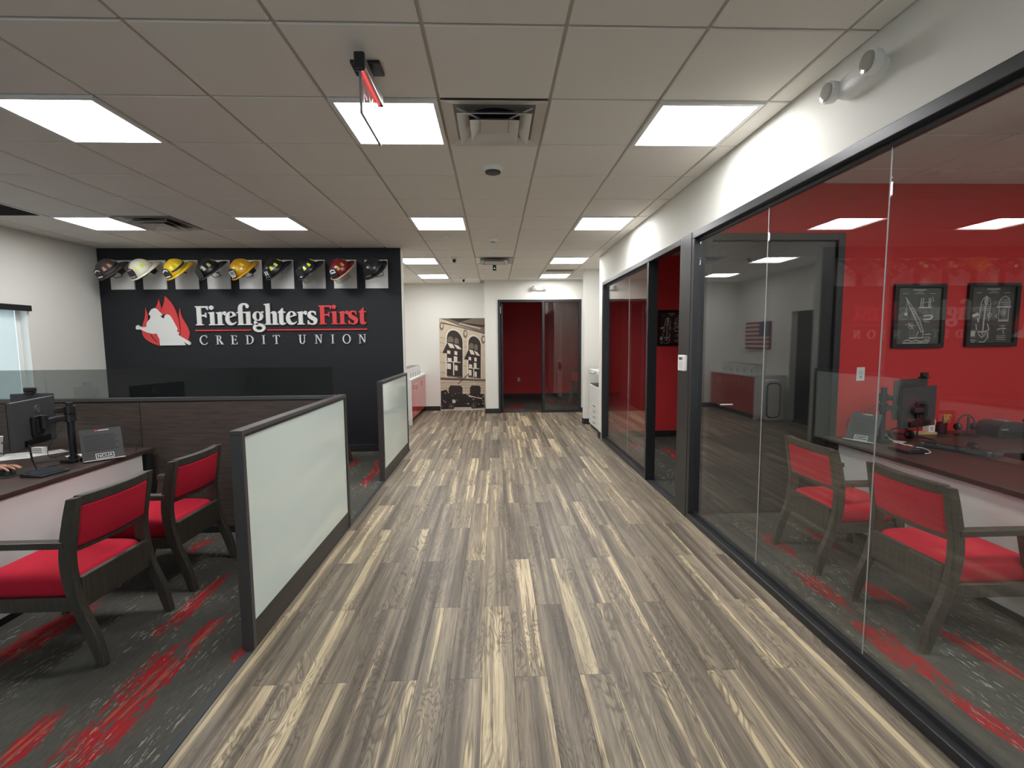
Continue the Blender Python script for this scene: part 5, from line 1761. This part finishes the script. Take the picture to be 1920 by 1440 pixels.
for k in range(34):
    x, y = rv.uniform(135, 715), rv.uniform(1115, 1275)
    w, h = rv.uniform(6, 26), rv.uniform(6, 26)
    print_poly([(x, y), (x + w, y + 3), (x + w * 0.8, y + h), (x + 2, y + h * 0.9)], rv.choice([SM, SL, SV, SD, SM]), 'vehicle_detail')
for cx, cy, r in ((265, 1305, 46), (573, 1300, 40), (130, 1300, 30)):
    print_poly(ell(cx, cy, r, r, 18), SD, 'wheel')
    print_poly(ell(cx, cy, r * 0.72, r * 0.72, 18), SM, 'wheel')
    print_poly(ell(cx, cy, r * 0.62, r * 0.62, 18), SD, 'wheel')
    print_poly(ell(cx, cy, r * 0.18, r * 0.18, 10), SL, 'wheel_hub')
print_poly(ell(303, 1236, 24, 26, 16), SL, 'vehicle_lamp')
print_poly([(500, 1150), (600, 1180), (690, 1200), (690, 1210), (500, 1170)], SL, 'vehicle_detail')

# ------------------------------------------------------------------ framed patent prints
INK = mat('print_white', (206, 205, 200), 0.6)


def framed_print(label, x0, x1, z0, z1, yw, draw):
    t = thing('framed_print', label, 'picture', ((x0 + x1) / 2, yw, z0), group='black framed technical drawings')
    w, h = x1 - x0, z1 - z0
    fr = 0.035
    MB().ring([(x0, z0), (x1, z0), (x1, z1), (x0, z1)], [(x0 + fr, z0 + fr), (x1 - fr, z0 + fr), (x1 - fr, z1 - fr), (x0 + fr, z1 - fr)], (0, yw, 0), (1, 0, 0), (0, 0, 1), 0.03).build('frame', mat('frame_black', (22, 22, 23), 0.35), t, bevel=0.002)
    MB().box(x0 + fr * 0.9, x1 - fr * 0.9, yw - 0.012, yw - 0.004, z0 + fr * 0.9, z1 - fr * 0.9).build('sheet', mat('blueprint_black', (44, 45, 44), 0.5), t)
    MB().box(x0 + fr * 0.9, x1 - fr * 0.9, yw - 0.018, yw - 0.016, z0 + fr * 0.9, z1 - fr * 0.9).build('glazing', GLASS, t)

    def line(pts, r=0.002, name='drawn_line'):
        # pts in 0..1 of the sheet
        P = [(x0 + w * a, yw - 0.0125, z1 - h * b) for a, b in pts]
        mb = MB()
        for p, q in zip(P, P[1:]):
            p, q = Vector(p), Vector(q)
            d = (q - p)
            n = Vector((-d.z, 0, d.x)).normalized() * r
            mb.add([p - n, q - n, q + n, p + n], [(0, 1, 2, 3)])
        mb.build(name, INK, t, solid=0.0006)

    def loop(cx, cy, rx, ry, r=0.002, n=18):
        line([(cx + rx * math.cos(2 * PI * k / n), cy + ry * math.sin(2 * PI * k / n)) for k in range(n + 1)], r)

    def fill(pts, name='drawn_fill'):
        MB().prism([(x0 + w * a, z1 - h * b) for a, b in pts], (0, yw - 0.0122, 0), (1, 0, 0), (0, 0, 1), 0.0006).build(name, INK, t)
    draw(line, loop, fill)
    line([(0.37, 0.095), (0.62, 0.095)], 0.004, 'title_dash')
    line([(0.44, 0.125), (0.56, 0.125)], 0.002, 'title_dash')
    for a, b in ((0.17, 0.27), (0.40, 0.60), (0.70, 0.82)):
        line([(a, 0.152), (b, 0.152)], 0.0018, 'title_dash')
    return t


def crane(line, loop, fill):
    line([(0.24, 0.21), (0.30, 0.33), (0.58, 0.76)], 0.004)
    line([(0.26, 0.24), (0.38, 0.37), (0.52, 0.55), (0.62, 0.76)], 0.003)
    for k in range(9):
        a = 0.34 + k * 0.03
        line([(a, 0.37 + k * 0.045), (a + 0.045, 0.40 + k * 0.042)], 0.002)
    line([(0.26, 0.24), (0.255, 0.44)], 0.0015)
    fill([(0.225, 0.45), (0.285, 0.45), (0.285, 0.495), (0.225, 0.495)])
    line([(0.49, 0.37), (0.74, 0.37)], 0.006)
    for a in (0.53, 0.57, 0.68, 0.71):
        line([(a, 0.36), (a + 0.01, 0.22)], 0.004)
    line([(0.52, 0.30), (0.72, 0.28), (0.78, 0.27), (0.75, 0.20)], 0.002)
    line([(0.60, 0.50), (0.76, 0.49)], 0.006)
    line([(0.60, 0.56), (0.74, 0.55), (0.78, 0.50)], 0.008)
    line([(0.62, 0.59), (0.72, 0.60)], 0.003)
    loop(0.36, 0.655, 0.045, 0.045, 0.002)
    loop(0.36, 0.655, 0.015, 0.015, 0.003)
    line([(0.25, 0.63), (0.46, 0.66)], 0.002)
    line([(0.30, 0.60), (0.42, 0.71)], 0.002)
    line([(0.52, 0.74), (0.47, 0.84), (0.62, 0.84), (0.60, 0.74)], 0.003)
    line([(0.34, 0.85), (0.63, 0.84)], 0.006)
    line([(0.24, 0.90), (0.30, 0.875), (0.40, 0.90), (0.48, 0.88), (0.56, 0.905), (0.66, 0.89), (0.74, 0.90)], 0.004)
    line([(0.22, 0.925), (0.72, 0.925)], 0.004)
    line([(0.64, 0.79), (0.76, 0.79)], 0.004)
    loop(0.70, 0.86, 0.05, 0.03, 0.002)
    line([(0.66, 0.83), (0.70, 0.88), (0.75, 0.83)], 0.002)


def hydrant(line, loop, fill):
    line([(0.25, 0.60), (0.27, 0.33), (0.30, 0.25), (0.37, 0.205), (0.44, 0.25), (0.46, 0.33), (0.44, 0.60)], 0.003)
    loop(0.37, 0.28, 0.03, 0.05, 0.005)
    line([(0.37, 0.20), (0.37, 0.36)], 0.005)
    for a in (0.34, 0.37, 0.40, 0.43):
        line([(0.28, a), (0.45, a)], 0.002)
    line([(0.355, 0.36), (0.34, 0.82)], 0.006)
    fill([(0.10, 0.50), (0.22, 0.46), (0.25, 0.50), (0.15, 0.54)])
    line([(0.22, 0.54), (0.24, 0.62)], 0.004)
    loop(0.45, 0.50, 0.03, 0.035, 0.003)
    line([(0.20, 0.64), (0.22, 0.74)], 0.004)
    line([(0.42, 0.64), (0.46, 0.72), (0.40, 0.78)], 0.005)
    fill([(0.10, 0.75), (0.20, 0.75), (0.19, 0.84), (0.11, 0.84)])
    fill([(0.24, 0.755), (0.42, 0.755), (0.42, 0.78), (0.24, 0.78)])
    line([(0.26, 0.80), (0.33, 0.86), (0.40, 0.80)], 0.004)
    line([(0.44, 0.78), (0.45, 0.86), (0.38, 0.93), (0.28, 0.93)], 0.004)
    line([(0.10, 0.90), (0.22, 0.90)], 0.003)
    line([(0.13, 0.93), (0.20, 0.93)], 0.003)
    line([(0.62, 0.36), (0.63, 0.28), (0.67, 0.23), (0.73, 0.205), (0.79, 0.23), (0.83, 0.28), (0.83, 0.36)], 0.003)
    for a in (0.26, 0.285, 0.31, 0.335):
        line([(0.65, a), (0.81, a)], 0.0015)
    line([(0.58, 0.375), (0.86, 0.375)], 0.007)
    line([(0.63, 0.39), (0.63, 0.60), (0.82, 0.60), (0.82, 0.39)], 0.003)
    loop(0.71, 0.465, 0.05, 0.05, 0.002)
    loop(0.71, 0.465, 0.02, 0.02, 0.004)
    line([(0.60, 0.48), (0.57, 0.53), (0.60, 0.545)], 0.004)
    fill([(0.63, 0.575), (0.82, 0.575), (0.82, 0.60), (0.63, 0.60)])
    line([(0.62, 0.73), (0.72, 0.715), (0.80, 0.72)], 0.004)
    line([(0.66, 0.68), (0.78, 0.67)], 0.002)
    line([(0.73, 0.66), (0.75, 0.80)], 0.002)
    for b in (0.83, 0.86, 0.89):
        line([(0.62, b), (0.80, b + 0.005)], 0.002)


framed_print('black framed crane drawing on the red office wall', 3.505, 3.972, 1.482, 2.04, 4.1, crane)
framed_print('black framed hydrant drawing on the red office wall', 4.175, 4.647, 1.488, 2.044, 4.1, hydrant)
framed_print('black framed drawing in the unlit office behind the doorway', 2.60, 3.06, 1.48, 2.045, 7.55, hydrant)

# ------------------------------------------------------------------ counter with red doors, boxes, bin
t = thing('storage_counter', 'white topped counter with glossy red doors past the black wall', 'counter', (-1.9, 9.95, 0))
CRED = mat('gloss_red', (196, 46, 46), 0.12, coat=0.5)
MB().box(-2.195, -1.57, 9.0, 10.885, 0.835, 0.872).build('worktop', WHITEP, t, bevel=0.003)
MB().box(-2.19, -1.60, 9.02, 10.88, 0.10, 0.835).build('carcass', WHITEP, t)
MB().box(-2.17, -1.66, 9.05, 10.87, 0.0, 0.10).build('plinth', BASEB, t)
MB().box(-2.19, -1.575, 9.0, 9.022, 0.0, 0.835).build('end_panel', WHITEP, t)
for k in range(4):
    a = 9.03 + k * 0.4625
    dd = MB().box(-1.60, -1.58, a + 0.003, a + 0.4595, 0.11, 0.828).build('door', CRED, t, bevel=0.002)
    ha = a + (0.40 if k % 2 == 0 else 0.06)
    MB().tube([(-1.58, ha, 0.74), (-1.555, ha, 0.74), (-1.555, ha, 0.62), (-1.58, ha, 0.62)], 0.005, 6).build('handle', SILVER, dd)
for k in range(5):
    y = 9.22 + k * 0.28
    b = thing('leaflet_box', 'white leaflet box on the red fronted counter, %s from its near end' % ORD[k], 'box', (-1.72, y, 0.872), group='white boxes on the red fronted counter')
    MB().box(-0.12, 0.10, -0.125, 0.125, 0, 0.20).build('body', WHITEP, b, world=False, bevel=0.006)
    MB().box(-0.11, 0.09, -0.115, 0.115, 0.2005, 0.204).build('lid', mat('box_lid', (120, 120, 122), 0.4), b, world=False)
    MB().box(0.1005, 0.104, -0.025, 0.0, 0.02, 0.10).build('slot', BLACKP, b, world=False)
t = thing('waste_bin', 'white rounded bin with a dark side strip at the counter end', 'bin', (-1.80, 8.86, 0))
MB().prism(rrect(-0.17, 0.17, 0.03, 0.80, 0.09, 6), (0, 0.12, 0), (1, 0, 0), (0, 0, 1), 0.24).build('body', WHITEP, t, world=False, bevel=0.01)
MB().ring(rrect(-0.135, 0.145, 0.08, 0.75, 0.09, 6), rrect(-0.115, 0.115, 0.10, 0.73, 0.075, 6), (0, -0.119, 0), (1, 0, 0), (0, 0, 1), 0.004).build('strip', BLACKP, t, world=False)
MB().box(-0.16, 0.16, -0.11, 0.11, 0.0, 0.03).build('foot', GREYP, t, world=False)

# flag canvas on the wall over the counter
t = thing('flag_canvas', 'striped flag canvas on the wall above the counter', 'wall art', (-2.2, 10.03, 1.36))
MB().box(-2.198, -2.155, 9.56, 10.50, 1.36, 1.94).build('canvas', mat('flag_red', (140, 44, 48), 0.7), t)
for k in range(6):
    z = 1.36 + 0.58 / 13 * (2 * k + 1)
    MB().box(-2.1555, -2.154, 9.56, 10.50, z, z + 0.58 / 13).build('stripe', mat('flag_white', (206, 190, 182), 0.7), t)
MB().box(-2.1545, -2.153, 9.56, 9.95, 1.36 + 0.58 * 6 / 13, 1.94).build('canton', mat('flag_blue', (58, 66, 104), 0.7), t)
for r in range(5):
    for c in range(6):
        MB().prism([(0.008 * (1 if j % 2 == 0 else 0.42) * math.cos(PI / 2 + j * PI / 5), 0.008 * (1 if j % 2 == 0 else 0.42) * math.sin(PI / 2 + j * PI / 5)) for j in range(10)],
                   (-2.1535, 9.59 + c * 0.064, 1.66 + r * 0.055), (0, 1, 0), (0, 0, 1), 0.001).build('star', MATS['flag_white'], t)

# ------------------------------------------------------------------ printer in the alcove
t = thing('office_printer', 'tall white office printer with four drawers in the alcove', 'printer', (2.05, 8.3, 0))
PB = mat('printer_white', (222, 222, 216), 0.5)
MB().box(1.75, 2.40, 7.74, 8.66, 0.05, 0.78).build('body', PB, t, bevel=0.006)
MB().box(1.77, 2.38, 7.76, 8.64, 0.0, 0.05).build('plinth', BASEB, t)
for k in range(4):
    z = 0.07 + k * 0.10
    dr = MB().box(1.735, 1.75, 7.76, 8.64, z, z + 0.093).build('drawer', PB, t, bevel=0.003)
    MB().box(1.730, 1.737, 8.12, 8.28, z + 0.05, z + 0.075).build('handle', GREYP, dr)
MB().box(1.738, 1.75, 7.76, 8.64, 0.48, 0.77).build('front_panel', PB, t, bevel=0.003)
MB().box(1.75, 2.40, 7.74, 7.86, 0.78, 1.0).box(2.20, 2.40, 7.86, 8.66, 0.78, 1.0).build('side_tower', PB, t, bevel=0.004)
MB().box(1.76, 2.20, 7.87, 8.64, 0.79, 0.80).build('output_tray', mat('tray_dark', (44, 44, 46), 0.4), t)
MB().box(1.73, 2.40, 7.74, 8.66, 1.0, 1.06).build('scanner_lid', PB, t, bevel=0.006)
MB().obox((1.72, 8.2, 1.03), (0.10, 0.30, 0.02), (0, -0.5, 0)).build('control_panel', GREYP, t, bevel=0.004)
MB().box(1.745, 1.76, 7.80, 7.86, 0.84, 0.90).build('display', BLACKG, t)
